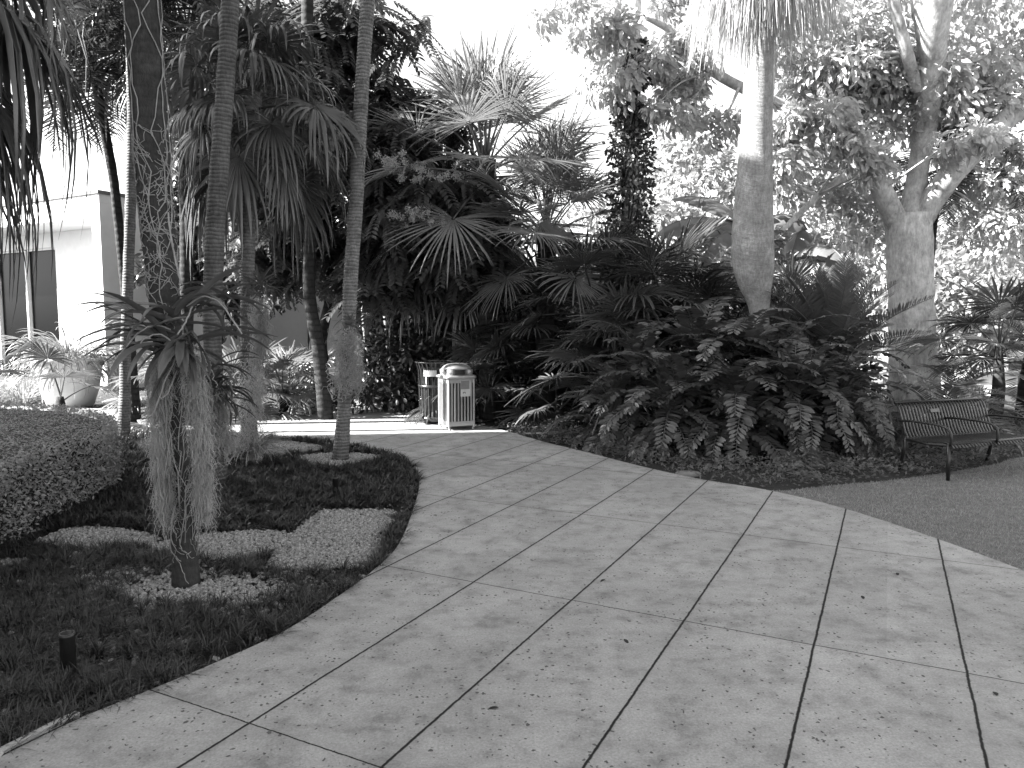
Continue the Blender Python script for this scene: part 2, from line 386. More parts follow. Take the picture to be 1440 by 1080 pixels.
def smooth_path(pts, rads, n=40, wob=0.0):
    pts = np.array(pts, float); rads = np.array(rads, float)
    s = np.concatenate([[0], np.cumsum(np.linalg.norm(np.diff(pts, axis=0), axis=1))]); q = np.linspace(0, s[-1], n)
    for _ in range(1):
        out = np.stack([np.interp(q, s, pts[:, i]) for i in range(3)], 1); rr = np.interp(q, s, rads)
    for _ in range(3):
        out[1:-1] = (out[:-2] + 2 * out[1:-1] + out[2:]) / 4; rr[1:-1] = (rr[:-2] + 2 * rr[1:-1] + rr[2:]) / 4
    if wob:
        w = RS.normal(0, wob, (n, 3)); w[0] = w[-1] = 0; out += w
    return out, rr
def pix_trunk(path, d, jit=.04, n=40, seg=16, mb=None, dd=0, ringamp=.02):
    """path: (px, py, width px); depth d, drifting by dd along it"""
    m_ = len(path)
    pts = [P(x, y, d + dd * i / (m_ - 1)) for i, (x, y, w) in enumerate(path)]
    rads = [w / 2 * (d + dd * i / (m_ - 1)) / F0 for i, (x, y, w) in enumerate(path)]
    if pts[0][2] > -.1 and pts[0][2] < .3: pts[0][2] = -.05
    a, r = smooth_path(pts, rads, n)
    r = r * (1 + ringamp * np.sin(np.arange(n) * 2.4))
    mb = mb or MB(); mb.tube(a, r, seg, jit=jit); return mb, a, r
# ---------------------------------------------------------------- leaf clouds
SUNV = np.array([-.79, -.2, .57])
def cloud(mb, centers, radii, per, size, tmpl=L_OV, flat=.7, shell=.55, droop=.3, up=.6, sun=0.0):
    for c, R, n in zip(centers, radii, per if hasattr(per, '__len__') else [per] * len(centers)):
        d = unit(n); q = (shell + (1 - shell) * U(0, 1, n) ** .7)
        T = np.array(c) + d * (R * q)[:, None] * np.array([1, 1, flat])
        T += RS.normal(0, R * .12, (n, 3))
        D = d * 1.0 + unit(n) * .9; D[:, 2] -= droop
        N = unit(n) * .8; N[:, 2] += up; N += d * .35 + SUNV * sun
        s = size * U(.6, 1.2, n)
        mb.many(tmpl[0], tmpl[1], frames(D, N) * s[:, None, None], T)
    return mb
def ell_centers(c, r, n, rr, mn=.35):
    """clump centres spread through an uneven ellipsoid"""
    d = unit(n); q = U(mn, 1, n) ** .6
    return np.array(c) + d * q[:, None] * np.array(r), U(rr[0], rr[1], n)
def branches(mb, start, centers, r0, frac=.5, seg=6):
    start = np.array(start)
    for c in centers:
        mid = start * .5 + c * .5 + RS.normal(0, .12, 3) * np.linalg.norm(c - start) * .5; mid[2] += .1
        a, r = smooth_path([start, mid, c], [r0, r0 * .55, r0 * .15], 9)
        mb.tube(a, r, seg, cap=False)
    return mb

exec_parts = []
def W(mb, name, mat, parent, smooth=True):
    """world-coordinate geometry as a part of an unrotated thing"""
    o = np.array(parent.location)
    mb.v = [v - o for v in mb.v]
    return mb.obj(name, mat, parent, smooth)
def Wtop(mb, name, mat, base, label, cat, group=None, kind=None, smooth=True):
    base = np.array(base, float); mb.v = [v - base for v in mb.v]
    return tag(mb.obj(name, mat, None, smooth, tuple(base)), label, cat, group, kind)
del exec_parts
# =============================================================== light
w = bpy.data.worlds.new('World'); SC.world = w; w.use_nodes = True
nt = w.node_tree; bg = nt.nodes['Background']
sky = nt.nodes.new('ShaderNodeTexSky'); sky.sky_type = 'NISHITA'; sky.sun_disc = False
SUN_AZ, SUN_EL = math.radians(187), math.radians(35)         # direction to the sun, angle from +X ; height
sdir = Vector((math.cos(SUN_AZ) * math.cos(SUN_EL), math.sin(SUN_AZ) * math.cos(SUN_EL), math.sin(SUN_EL)))
sky.sun_elevation = SUN_EL; sky.sun_rotation = PI / 2 - SUN_AZ
sky.air_density = 1.0; sky.dust_density = 2.0
bw = nt.nodes.new('ShaderNodeRGBToBW')
nt.links.new(sky.outputs[0], bw.inputs[0]); nt.links.new(bw.outputs[0], bg.inputs[0]); bg.inputs[1].default_value = .10
sl = bpy.data.lights.new('sun', 'SUN'); sl.energy = 5; sl.angle = math.radians(.55); sl.color = (1, .995, .985)
so = bpy.data.objects.new('sun', sl); COL.objects.link(so); so.rotation_euler = sdir.to_track_quat('Z', 'Y').to_euler()
SC.view_settings.view_transform = 'Standard'; SC.view_settings.look = 'None'; SC.view_settings.exposure = 2.72; SC.view_settings.gamma = 1
# =============================================================== ground
def sheet(name, pts, z, mat, thick=0.0):
    mb = MB(); pts = np.array(pts)[:, :2]; n = len(pts)
    a = 0.5 * np.sum(pts[:, 0] * np.roll(pts[:, 1], -1) - np.roll(pts[:, 0], -1) * pts[:, 1])
    if a < 0: pts = pts[::-1]
    top = np.c_[pts, np.full(n, z)]
    mb.ngon(top)
    if thick:
        bot = np.c_[pts, np.full(n, z - thick)]
        v = np.concatenate([top, bot]); i = np.arange(n); j = (i + 1) % n
        mb.add(v, np.stack([j, i, i + n, j + n], 1))
    o = mb.obj(name, mat, None, False); o['kind'] = 'structure'; return o
sheet('ground', [(-400, -300), (400, -300), (400, 600), (-400, 600)], -.03, M['soil'])
def curve(pts, n=120):
    pts = np.array(pts, float)[:, :2]
    out = []
    m_ = len(pts)
    for i in range(m_ - 1):
        p0, p1, p2, p3 = pts[max(i - 1, 0)], pts[i], pts[i + 1], pts[min(i + 2, m_ - 1)]
        for t in np.linspace(0, 1, 8, endpoint=False):
            out.append(.5 * ((2 * p1) + (p2 - p0) * t + (2 * p0 - 5 * p1 + 4 * p2 - p3) * t * t + (3 * p1 - p0 - 3 * p2 + p3) * t ** 3))
    out.append(pts[-1]); return np.array(out)
bed_edge = [G(*q) for q in [(-60, 1082), (80, 1026), (205, 976), (310, 932), (400, 890), (470, 845), (530, 800), (562, 765), (582, 715), (590, 680), (582, 656), (560, 641), (520, 630), (470, 621), (400, 615), (330, 610), (270, 606), (215, 600), (190, 590)]]
bed_edge = curve([np.array([-2.6, 2.1])] + [b_[:2] for b_ in bed_edge])
path_right = [G(*q) for q in [(1520, 840), (1440, 805), (1290, 750), (1170, 712), (1075, 690), (990, 676), (910, 659), (820, 636), (760, 621), (715, 608), (680, 600), (640, 596), (600, 588), (560, 577), (520, 567), (490, 560)]]
path_right = curve([np.array([12., -1.2]), np.array([5.6, 2.6])] + [b_[:2] for b_ in path_right])
left_bank = curve([G(440, 563)[:2], G(455, 578)[:2], G(420, 586)[:2], G(330, 586)[:2], G(240, 585)[:2], G(190, 583)[:2]])
front = [(-3.2, 1.7), (-3.2, -6), (12, -6)]
path = np.concatenate([bed_edge[::-1], np.array(front), path_right, [[-3.4, 19.0], [-5.4, 19.0]], left_bank, [[-7.2, 13.6], [-9.0, 13.9], [-13, 15.5], [-22, 20], [-24, 14], [-12, 10.9], [-8.2, 10.2]]])
sheet('path', path, .012, M['concrete'], .06)
# thin raised curb line at the bed edge, bottom left
lawn_pts = np.concatenate([path_right[2:42] + np.array([.02, .02]), curve([G(1000, 678)[:2], G(1100, 683)[:2], G(1180, 681)[:2], G(1250, 675)[:2], G(1330, 664)[:2], G(1400, 652)[:2], G(1450, 640)[:2], (9.5, 10.6), (14, 12.0)]), [(22, 12), (22, -2)]])
i1 = np.argmin(np.linalg.norm(path_right - G(1075, 690)[:2], axis=1))
lawn_pts = np.concatenate([path_right[:i1 + 1] + np.array([.015, .02]), curve([G(1110, 689)[:2], G(1180, 681)[:2], G(1250, 675)[:2], G(1330, 664)[:2], G(1400, 652)[:2], G(1450, 640)[:2], (9.5, 10.4), (14, 12.0)]), [(24, 14), (24, -3)]])
sheet('lawn', lawn_pts, -.004, M['turf'])
def inside(poly, x, y):
    poly = np.asarray(poly)[:, :2]; r = np.zeros(len(x), bool); j = len(poly) - 1
    for i in range(len(poly)):
        xi, yi = poly[i]; xj, yj = poly[j]
        c = ((yi > y) != (yj > y)) & (x < (xj - xi) * (y - yi) / (yj - yi + 1e-12) + xi)
        r ^= c; j = i
    return r
def pnoise(x, y, s, seed=0):               # smooth value noise
    r = np.random.RandomState(seed); g = r.uniform(0, 1, (64, 64))
    u = x * s; v = y * s; i = np.floor(u).astype(int); j = np.floor(v).astype(int); a = u - i; b_ = v - j
    a = a * a * (3 - 2 * a); b_ = b_ * b_ * (3 - 2 * b_)
    q = lambda i, j: g[i % 64, j % 64]
    return q(i, j) * (1 - a) * (1 - b_) + q(i + 1, j) * a * (1 - b_) + q(i, j + 1) * (1 - a) * b_ + q(i + 1, j + 1) * a * b_
def blades(mb, x, y, z, h, w, lean, k=3, az=None):
    n = len(x); az = U(0, 2 * PI, n) if az is None else az
    t = np.linspace(0, 1, k + 1)
    L = lean * U(.4, 1.6, n); h = h * U(.6, 1.2, n)
    hx = np.cos(az)[:, None] * (L[:, None] * t ** 1.8); hy = np.sin(az)[:, None] * (L[:, None] * t ** 1.8)
    hz = h[:, None] * (t - .35 * t ** 2.5 * (L / h)[:, None])
    sx = -np.sin(az)[:, None]; sy = np.cos(az)[:, None]; ww = w / 2 * (1 - t ** 2 * .95)
    Lf = np.stack([x[:, None] + hx - sx * ww, y[:, None] + hy - sy * ww, z[:, None] + hz], -1)
    Rt = np.stack([x[:, None] + hx + sx * ww, y[:, None] + hy + sy * ww, z[:, None] + hz], -1)
    v = np.stack([Lf, Rt], 2).reshape(n, -1, 3)
    i = np.arange(k); f = np.stack([i * 2, i * 2 + 1, i * 2 + 3, i * 2 + 2], 1)
    ff = (f[None] + (np.arange(n) * (2 * k + 2))[:, None, None]).reshape(-1, 4)
    mb.add(v.reshape(-1, 3), ff); return mb
# bed island: polygon between hedge and path
bed_poly = np.concatenate([bed_edge, [[-8.2, 10.2], [-9, 6], [-6.5, 2.6], [-3.2, 1.6]]])
gravel = [curve(g_)[:, :2] for g_ in [
    [G(452, 716)[:2], G(553, 717)[:2], G(545, 745)[:2], G(522, 790)[:2], G(470, 797)[:2], G(378, 792)[:2], G(415, 745)[:2], G(452, 716)[:2]],
    [G(205, 765)[:2], G(300, 748)[:2], G(405, 748)[:2], G(355, 782)[:2], G(260, 780)[:2], G(205, 765)[:2]],
    [G(45, 762)[:2], G(95, 742)[:2], G(160, 741)[:2], G(225, 756)[:2], G(150, 768)[:2], G(45, 762)[:2]],
    
    [G(-20, 792)[:2], G(20, 784)[:2], G(42, 786)[:2], G(10, 793)[:2], G(-20, 792)[:2]],
    [G(420, 640)[:2], G(480, 636)[:2], G(540, 642)[:2], G(500, 652)[:2], G(440, 654)[:2], G(420, 640)[:2]],
    [G(315, 619)[:2], G(400, 620)[:2], G(455, 629)[:2], G(380, 640)[:2], G(320, 634)[:2], G(315, 619)[:2]],
    [G(190, 620)[:2], G(230, 616)[:2], G(236, 628)[:2], G(200, 632)[:2], G(190, 620)[:2]]]]
n = 230000
x = U(-8, 0, n); y = 1.8 + (11 - 1.8) * U(0, 1, n) ** 1.35
ok = inside(bed_poly, x, y) & (np.abs(x) < .74 * y + .6) & ((((x - G(285, 828)[0]) / .55) ** 2 + ((y - G(285, 828)[1]) / .24) ** 2) * U(.6, 1.6, n) > 1)
for gp in gravel: ok &= ~inside(gp, x, y)
x, y = x[ok], y[ok]
d2 = pnoise(x, y, 3.2, 1) * .6 + pnoise(x, y, 9, 2) * .4
ok = (U(0, 1, len(x)) < np.clip((d2 - .22) * 3.2, 0, 1)); x, y, d2 = x[ok], y[ok], d2[ok]
mb = MB(); hh = .05 + .085 * d2
keep = U(0, 1, len(x)) < .45; x, y, hh = x[keep], y[keep], hh[keep]
nt_c = 13000; tx = U(-8, 0, nt_c); ty = 1.8 + 9.2 * U(0, 1, nt_c) ** 1.5
ok = inside(bed_poly, tx, ty) & (np.abs(tx) < .74 * ty + .6) & (pnoise(tx, ty, 3.2, 1) * .6 + pnoise(tx, ty, 9, 2) * .4 > .22)
gc_ = G(285, 828); ok &= (((tx - gc_[0]) / .55) ** 2 + ((ty - gc_[1]) / .24) ** 2) * U(.6, 1.6, nt_c) > 1
for gp in gravel: ok &= ~inside(gp, tx, ty)
tx, ty = tx[ok], ty[ok]; q_ = 24
bx = np.repeat(tx, q_); by = np.repeat(ty, q_); an = U(0, 2 * PI, len(bx)); th_ = np.repeat(U(.07, .125, len(tx)), q_)
kn = by < 5.5
for sel, ww_, kk in ((kn, .0052, 4), (~kn, .009, 2)):
    blades(mb, bx[sel] + np.cos(an[sel]) * .012, by[sel] + np.sin(an[sel]) * .012, np.full(sel.sum(), -.02), th_[sel], ww_, .10, kk, an[sel])
near = y < 5.5
blades(mb, x[near], y[near], np.full(near.sum(), -.02), hh[near], .0055, .09, 3)
blades(mb, x[~near], y[~near], np.full((~near).sum(), -.02), hh[~near], .010, .09, 2)
tag(mb.obj('mondo_grass', M['mondo']), 'dark tufted dwarf mondo grass carpeting the curved planting bed', 'ground cover', kind='stuff')
# spill over the edge of the path
# stone chips
CH_V = np.array([[-.5, -.3, 0], [.5, -.35, 0], [.4, .35, .0], [-.45, .3, 0], [-.35, -.2, .35], [.4, -.2, .3], [.25, .25, .4], [-.3, .2, .3]]); CH_F = np.array([[4, 5, 6, 7], [0, 1, 5, 4], [1, 2, 6, 5], [2, 3, 7, 6], [3, 0, 4, 7]])
mb = MB(); xs, ys = [], []
for gp in gravel:
    lo, hi = gp.min(0), gp.max(0); A = np.prod(hi - lo); n = int(min(9000, A * 3600))
    x = U(lo[0], hi[0], n); y = U(lo[1], hi[1], n); k = inside(gp, x, y); xs.append(x[k]); ys.append(y[k])
n = 5000; x = U(-7, 0, n); y = U(2, 10.5, n); k = inside(bed_poly, x, y); xs.append(x[k]); ys.append(y[k])
c_ = G(285, 828); x = c_[0] + RS.normal(0, .42, 1500); y = c_[1] + RS.normal(0, .2, 1500); k = inside(bed_poly, x, y); xs.append(x[k]); ys.append(y[k])
x, y = np.concatenate(xs), np.concatenate(ys); n = len(x)
s = U(.014, .04, n); az = U(0, 6.28, n)
R = np.zeros((n, 3, 3)); tl = U(-.5, .5, n)
R[:, 0, 0] = np.cos(az); R[:, 0, 1] = -np.sin(az); R[:, 1, 0] = np.sin(az); R[:, 1, 1] = np.cos(az); R[:, 2, 2] = 1; R[:, 2, 0] = tl; R *= s[:, None, None]
mb.many(CH_V, CH_F, R, np.stack([x, y, -.018 + U(0, .014, n)], 1))
tag(mb.obj('stone_chips', M['chip'], smooth=False), 'pale stone chips and bark flakes in bare patches of the bed', 'gravel', kind='stuff')
# lawn blades
n = 190000; x = U(1.5, 11, n); y = 3.0 + 7.6 * U(0, 1, n) ** 1.2
k = inside(lawn_pts, x, y) & (x < .76 * y + .5); x, y = x[k], y[k]
k = U(0, 1, len(x)) < .45 + .9 * pnoise(x, y, 1.6, 5); x, y = x[k], y[k]
mb = blades(MB(), x, y, np.full(len(x), -.004), .026, .0045, .022, 2)
tag(mb.obj('lawn_grass', M['lawn']), 'closely mown short lawn grass beside the concrete path', 'grass', kind='stuff')
# leafy ground cover along the shrub border
mb = MB(); n = 42000
x = U(-.6, 8, n); y = U(7.2, 11.2, n)
bord = np.concatenate([path_right[i1:], [[-2.0, 14.0], [10, 14.0]], lawn_pts[i1 + 1:][::-1][3:]])
bord = np.concatenate([path_right[i1 - 2:], [[-2.5, 16], [12, 16], (14, 12.2), (9.5, 10.6)], curve([G(1450, 641)[:2], G(1400, 653)[:2], G(1330, 665)[:2], G(1250, 676)[:2], G(1180, 682)[:2], G(1110, 690)[:2]])])
k = inside(bord, x, y); x, y = x[k], y[k]
k = (U(0, 1, len(x)) < .25 + pnoise(x, y, 3, 9)); x, y = x[k], y[k]; n = len(x)
D = unit(n); D[:, 2] = np.abs(D[:, 2]) * .6; N = unit(n) * .6; N[:, 2] += 1
mb.many(L_LOW[0], L_LOW[1], frames(D, N) * U(.03, .075, n)[:, None, None], np.stack([x, y, U(-.01, .17, n) * (.3 + 1.1 * pnoise(x, y, 2.5, 4))], 1))
tag(mb.obj('ground_cover', M['cover']), 'low leafy ground cover and litter between the shrubs and the lawn', 'ground cover', kind='stuff')
# litter on the far beds
mb = MB(); n = 9000; x = U(-9, 9, n); y = U(9.5, 20, n); k = ~inside(path, x, y) & ~inside(bed_poly, x, y); x, y = x[k], y[k]; n = len(x)
D = unit(n); D[:, 2] *= .2; N = unit(n) * .4; N[:, 2] += 1
mb.many(L_LOW[0], L_LOW[1], frames(D, N) * U(.05, .14, n)[:, None, None], np.stack([x, y, U(-.02, .03, n)], 1))
tag(mb.obj('leaf_litter', M['cover']), 'brown leaf litter lying under the far palms and trees', 'leaf litter', kind='stuff')
# =============================================================== hedge at left
hz = .62
top = [G(-120, 690, hz)[:2], G(-40, 660, hz)[:2], G(40, 636, hz)[:2], G(100, 618, hz)[:2], G(140, 606, hz)[:2], G(160, 596, hz)[:2], G(158, 586, hz)[:2], G(135, 577, hz)[:2], G(95, 571, hz)[:2], G(30, 568, hz)[:2], G(-60, 566, hz)[:2], (-9.5, 9.2), (-10.5, 6.5), (-7.5, 4.6)]
top = curve(top + [top[0]])
def rim(o):                                 # offset outwards
    t = np.roll(top, -1, 0) - np.roll(top, 1, 0); t /= np.linalg.norm(t, axis=1)[:, None] + 1e-9
    c = top.mean(0); nn = np.stack([t[:, 1], -t[:, 0]], 1); sg = np.sign(np.sum(nn * (top - c), 1))[:, None]
    return top + nn * sg * o
mbc = MB(); rg = [np.c_[rim(-.12), np.full(len(top), -.03)], np.c_[rim(-.07), np.full(len(top), hz * .8)], np.c_[rim(-.13), np.full(len(top), hz - .05)]]
m_ = len(top); i = np.arange(m_); j = (i + 1) % m_
for a, b_ in ((0, 1), (1, 2)): mbc.add(np.concatenate([rg[a], rg[b_]]), np.stack([i, j, j + m_, i + m_], 1))
mbc.ngon(rg[2])
hg = thing('clipped_hedge', 'low flat-topped clipped hedge with a rounded corner at the far left of the bed', 'hedge', (-5.5, 7, 0))
W(mbc, 'core', M['bark5'], hg)
mb = MB(); n = 60000
x = U(-8.5, -3.2, n); y = U(4.2, 10, n); k = inside(top, x, y) & (np.abs(x) < .8 * y); x, y = x[k], y[k]; n = len(x)
D = unit(n); D[:, 2] = D[:, 2] * .18; N = unit(n) * .3; N[:, 2] += 1.4
mb.many(L_LOW[0], L_LOW[1], frames(D, N) * U(.018, .036, n)[:, None, None], np.stack([x, y, hz - .02 + RS.normal(0, .014, n) + .03 * pnoise(x, y, 3, 3)], 1))
seg = np.linalg.norm(np.roll(top, -1, 0) - top, axis=1); n = 52000
ii = RS.choice(m_, n, p=seg / seg.sum()); f = U(0, 1, n)[:, None]; pp = top[ii] * (1 - f) + np.roll(top, -1, 0)[ii] * f
r1 = rim(1.0) - top; nr = r1[ii]
zz = U(0, 1, n) ** .8 * hz
off = RS.normal(0, .035, n) - .05 * (1 - np.minimum(1, zz / .15)) + .09 * (pnoise(pp[:, 0] + pp[:, 1], zz, 4, 6) - .5)
D = unit(n) * .9; D[:, :2] += nr * .5; N = unit(n) * .7; N[:, :2] += nr * .7; N[:, 2] += .4
mb.many(L_LOW[0], L_LOW[1], frames(D, N) * U(.02, .046, n)[:, None, None], np.c_[pp + nr * off[:, None], zz])
W(mb, 'foliage', M['hedge'], hg)
# twigs between bed and hedge corner
# =============================================================== building at left
C0 = np.array([-9.55, 17.4]); ua = np.array([-.872, .49]); ub = np.array([.49, .872])
Xb = [[ua[0], ua[1], 0], [ub[0], ub[1], 0], [0, 0, 1]]
bl = thing('white_building', 'white stucco building with deep portico and dark glass doors behind the potted plant', 'building', (C0[0], C0[1], 0))
def bbox(lo, hi, name, mat, par=bl):
    mb = MB().box(lo, hi, Xb); return mb.obj(name, mat, par, False)
bbox((0.32, 1.3, 0), (4.2, 1.6, 4.046), 'wall', M['stucco'])
bbox((9, 1.3, 0), (12, 1.6, 4.046), 'wall', M['stucco'])
bbox((4.2, 1.302, 3.65), (9, 1.6, 4.046), 'wall', M['stucco'])
bbox((0, 0, 0), (.32, 7, 4.36), 'pier', M['stucco'])
bbox((.32, .0, 4.05), (12, 7, 4.56), 'canopy', M['stucco'])
bbox((0, 0, 4.362), (.318, 7, 4.56), 'canopy', M['stucco'])
bbox((-.04, -.04, 4.564), (12, 7, 4.64), 'coping', M['coping'])
for a in (4.26, 5.85, 7.44):
    dr = bbox((a, 1.45, 0), (a + 1.5, 1.49, 3.6), 'glass_door', M['glass'])
    for q in (a - .05,): bbox((q, 1.36, 0), (q + .08, 1.52, 3.62), 'door_frame', M['stucco'], dr)
    bbox((a + .03, 1.37, 3.6), (a + 1.5, 1.52, 3.645), 'door_frame', M['stucco'], dr)
# inner counter seen through the doors
wg = thing('low_wing', 'lower plain stucco wing running behind the palm trunks', 'building', (-9.0, 20, 0))
mb = MB().box((-.6, .5, -.05), (3.4, 1.5, 4.2)); mb.obj('wall', M['grey'], wg, False)
mb = MB().box((-.65, .45, 4.204), (3.45, 1.5, 4.30)); mb.obj('coping', M['coping'], wg, False)
wg2 = thing('far_wall', 'plain stucco wall with shade put into its grey and a bright edge beyond the path', 'wall', (-5.4, 20.5, 0))
MB().box((-.25, 0, -.05), (.78, .3, 3.9)).obj('wall', M['grey'], wg2, False)
MB().box((.784, -.05, -.05), (.9, .35, 3.95)).obj('post', M['stucco'], wg2, False)
# unseen block added left of the frame to keep the foreground in shade
nb = thing('shade_block', 'unseen tall block added outside the frame on the left to shade the foreground', 'building', (-12.5, 0, 0))
MB().box((-4, -14, -.05), (1.0, 8.8, 13.9)).obj('wall', M['stucco'], nb, False)
MB().box((-4.1, -14.1, 13.904), (1.1, 8.9, 14.15)).obj('coping', M['coping'], nb, False)
for yy in range(4):
    for z in range(4):
        wn_ = MB().box((1.003, -12 + yy * 4.2, 1.2 + z * 3), (1.03, -10.4 + yy * 4.2, 2.8 + z * 3)).obj('window', M['glass'], nb, False)
        MB().box((1.003, -12.1 + yy * 4.2, 1.1 + z * 3), (1.1, -10.3 + yy * 4.2, 1.19 + z * 3)).obj('sill', M['stucco'], wn_, False)
# =============================================================== pot and its plant
def lathe(prof, seg=40, c=(0, 0, 0)):
    mb = MB(); prof = np.array(prof, float); n = len(prof); th = np.arange(seg) / seg * 2 * PI
    v = np.stack([prof[:, 0][:, None] * np.cos(th), prof[:, 0][:, None] * np.sin(th), np.repeat(prof[:, 1][:, None], seg, 1)], -1) + np.array(c)
    i, j = np.meshgrid(np.arange(n - 1), np.arange(seg), indexing='ij'); k = (j + 1) % seg
    mb.add(v, np.stack([i * seg + j, i * seg + k, (i + 1) * seg + k, (i + 1) * seg + j], -1).reshape(-1, 4)); return mb
pc = G(100, 571); pc[2] = 0
pt = thing('round_planter', 'large pale round planter tapering to its base in front of the building', 'planter', tuple(pc))
lathe([(0, 0), (.36, 0), (.40, .03), (.50, .35), (.56, .72), (.60, .86), (.63, .87), (.63, .93), (.57, .93), (.54, .84), (0, .84)]).obj('pot', M['pot'], pt)
def tuft(mb, c, n, L, w, elev=(20, 85), droop=1.4, k=7, azr=(0, 2 * PI), base=.1, lv=.35):
    for i in range(n):
        az = U(*azr); e = math.radians(U(*elev)); l = L * U(1 - lv, 1 + lv * .5); t = np.linspace(0, 1, k + 1)
        a = e - droop * U(.6, 1.3) * t ** 1.2
        x = np.concatenate([[0], np.cumsum(np.cos(a[1:]))]) * l / k; z = np.concatenate([[0], np.cumsum(np.sin(a[1:]))]) * l / k
        c0 = np.array(c) + np.array([math.cos(az), math.sin(az), 0]) * U(0, base) + np.array([0, 0, U(-base, base) * .5])
        p = c0 + np.stack([x * math.cos(az), x * math.sin(az), z], 1)
        mb.ribbon(p, w * U(.7, 1.2) * np.clip(np.sin(PI * (t * .82 + .18)) ** .5, .05, 1), np.array([-math.sin(az) * .3, math.cos(az) * .3, 1.]))
    return mb
pl = thing('arching_grass_plant', 'arching pale grassy plant overflowing the round planter', 'plant', (pc[0], pc[1], .84))
mb = MB(); tuft(mb, (0, 0, .0), 420, 1.0, .03, (10, 85), 1.9, 8, base=.45); mb.obj('leaves', M['spider'], pl)
# strappy plants on the ground left of it
for k_, (px, py, L) in enumerate([(30, 566, .9), (-40, 566, 1.0), (62, 560, .7)]):
    c = G(px, py)
    Wtop(tuft(MB(), c, 160, L, .03, (5, 80), 1.7, 7, base=.35), 'strap_leaf_plant', M['spider'], c, ['bright strappy clump spilling over behind the hedge, left of the planter', 'strappy clump at the left edge behind the hedge top', 'small strappy clump close against the round planter'][k_], 'plant', 'strappy plants behind the hedge')
# =============================================================== moss and epiphytes
def moss(mb, axis, rad, n, L, amp=.02, w=.003, k=12, curl=0.5):
    axis = np.array(axis); m_ = len(axis); t = np.linspace(0, 1, k + 1)
    for i in range(n):
        q = U(0, 1) * (m_ - 1); a = int(min(q, m_ - 2)); fr = q - a
        c = axis[a] * (1 - fr) + axis[a + 1] * fr
        an = U(0, 2 * PI); r = rad * math.sqrt(U(.15, 1)) ; l = L * U(.4, 1.2)
        p = c + np.array([math.cos(an) * r, math.sin(an) * r, 0]) + np.stack([np.cumsum(RS.normal(0, amp, k + 1)) * .6 + RS.normal(0, amp * curl, k + 1), np.cumsum(RS.normal(0, amp, k + 1)) * .6 + RS.normal(0, amp * curl, k + 1), -t * l], 1)
        mb.ribbon(p, w, np.array([U(-1, 1), U(-1, 1), .2]))
        # short side curls
        for _ in range(4):
            j = RS.randint(1, k); d = unit(1)[0] * np.array([1, 1, .5]); s_ = U(.02, .05)
            mb.ribbon(np.stack([p[j], p[j] + d * s_ + [0, 0, .006], p[j] + d * s_ * 1.5 - [0, 0, s_ * .8]]), w * .8, np.array([U(-1, 1), .3, U(-1, 1)]))
    return mb
def straps(mb, specs, w=.034, k=10):
    """specs: (base point, azimuth, elevation deg, length, droop)"""
    for c, az, e, l, dr in specs:
        t = np.linspace(0, 1, k + 1); a = math.radians(e) - dr * t ** 1.1
        x = np.concatenate([[0], np.cumsum(np.cos(a[1:]))]) * l / k; z = np.concatenate([[0], np.cumsum(np.sin(a[1:]))]) * l / k
        p = np.array(c) + np.stack([x * math.cos(az), x * math.sin(az), z], 1)
        mb.ribbon(p, w * U(.8, 1.15) * np.clip(1.15 - t ** 5 * 1.1, .12, 1) * np.clip(t * 5 + .5, 0, 1), np.array([-math.sin(az) * .35 * U(-1, 1), math.cos(az) * .35, 1.]))
    return mb
# =============================================================== left group of palms
FAN = fanset('fan', M['fan'], (78, 55, 32, 8, -18, -45), pet=.75, R=.82, nseg=36, spread=140, split=.5, droop=.42)
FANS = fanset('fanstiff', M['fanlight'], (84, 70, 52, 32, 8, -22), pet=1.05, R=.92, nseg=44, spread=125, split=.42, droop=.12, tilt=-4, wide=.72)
FANB = fanset('fanbig', M['fan'], (70, 40, 10, -20, -50), pet=1.1, R=1.15, nseg=40, spread=150, split=.45, droop=.75, tilt=-25)
PINN = pinset('pinn', M['pinn'], (75, 50, 25, 0), L=2.0, nl=46, ll=.42, lw=.035, arch=1.9)
def palm(name, label, path, d, mat, fs, nf, scale=1, dd=0, group=None, n=46, **kw):
    mb, a, r = pix_trunk(path, d, dd=dd, n=n)
    base = a[0].copy(); base[2] = 0
    t = thing(name, label, 'palm tree', tuple(base), 0, group)
    W(mb, 'trunk', mat, t)
    if nf: crown(t, fs, nf, a[-1] - base, scale=scale, **kw)
    return t, a, r
G_L = 'slender palms in the mondo grass bed'
t1, a1, r1_ = palm('fan_palm', 'nearest dark palm trunk wrapped in pale aerial roots and hanging moss', [(262, 824, 40), (261, 770, 33), (252, 700, 31), (243, 600, 34), (238, 500, 38), (229, 400, 42), (223, 330, 44), (212, 200, 45), (204, 80, 45), (197, -60, 44), (185, -300, 44), (165, -900, 42)], 4.53, M['bark1'], FANB, 16, .9, group=G_L, n=70)
t2, a2, r2_ = palm('fan_palm', 'ringed palm trunk leaning right just behind the nearest mossy trunk', [(303, 684, 34), (300, 560, 26), (298, 450, 25), (300, 360, 26), (308, 240, 25), (317, 120, 24), (324, 0, 23), (334, -160, 22), (352, -1400, 22)], 7.4, M['bark2'], FAN, 18, 1.2, group=G_L)
t3, a3, r3_ = palm('fan_palm', 'short fan palm with full drooping crown low over the bed', [(354, 656, 34), (352, 630, 24), (350, 600, 22), (348, 500, 20), (348, 400, 19), (350, 300, 18), (350, 200, 24), (355, 130, 26)], 8.5, M['bark6'], FAN, 30, .86, group=G_L)
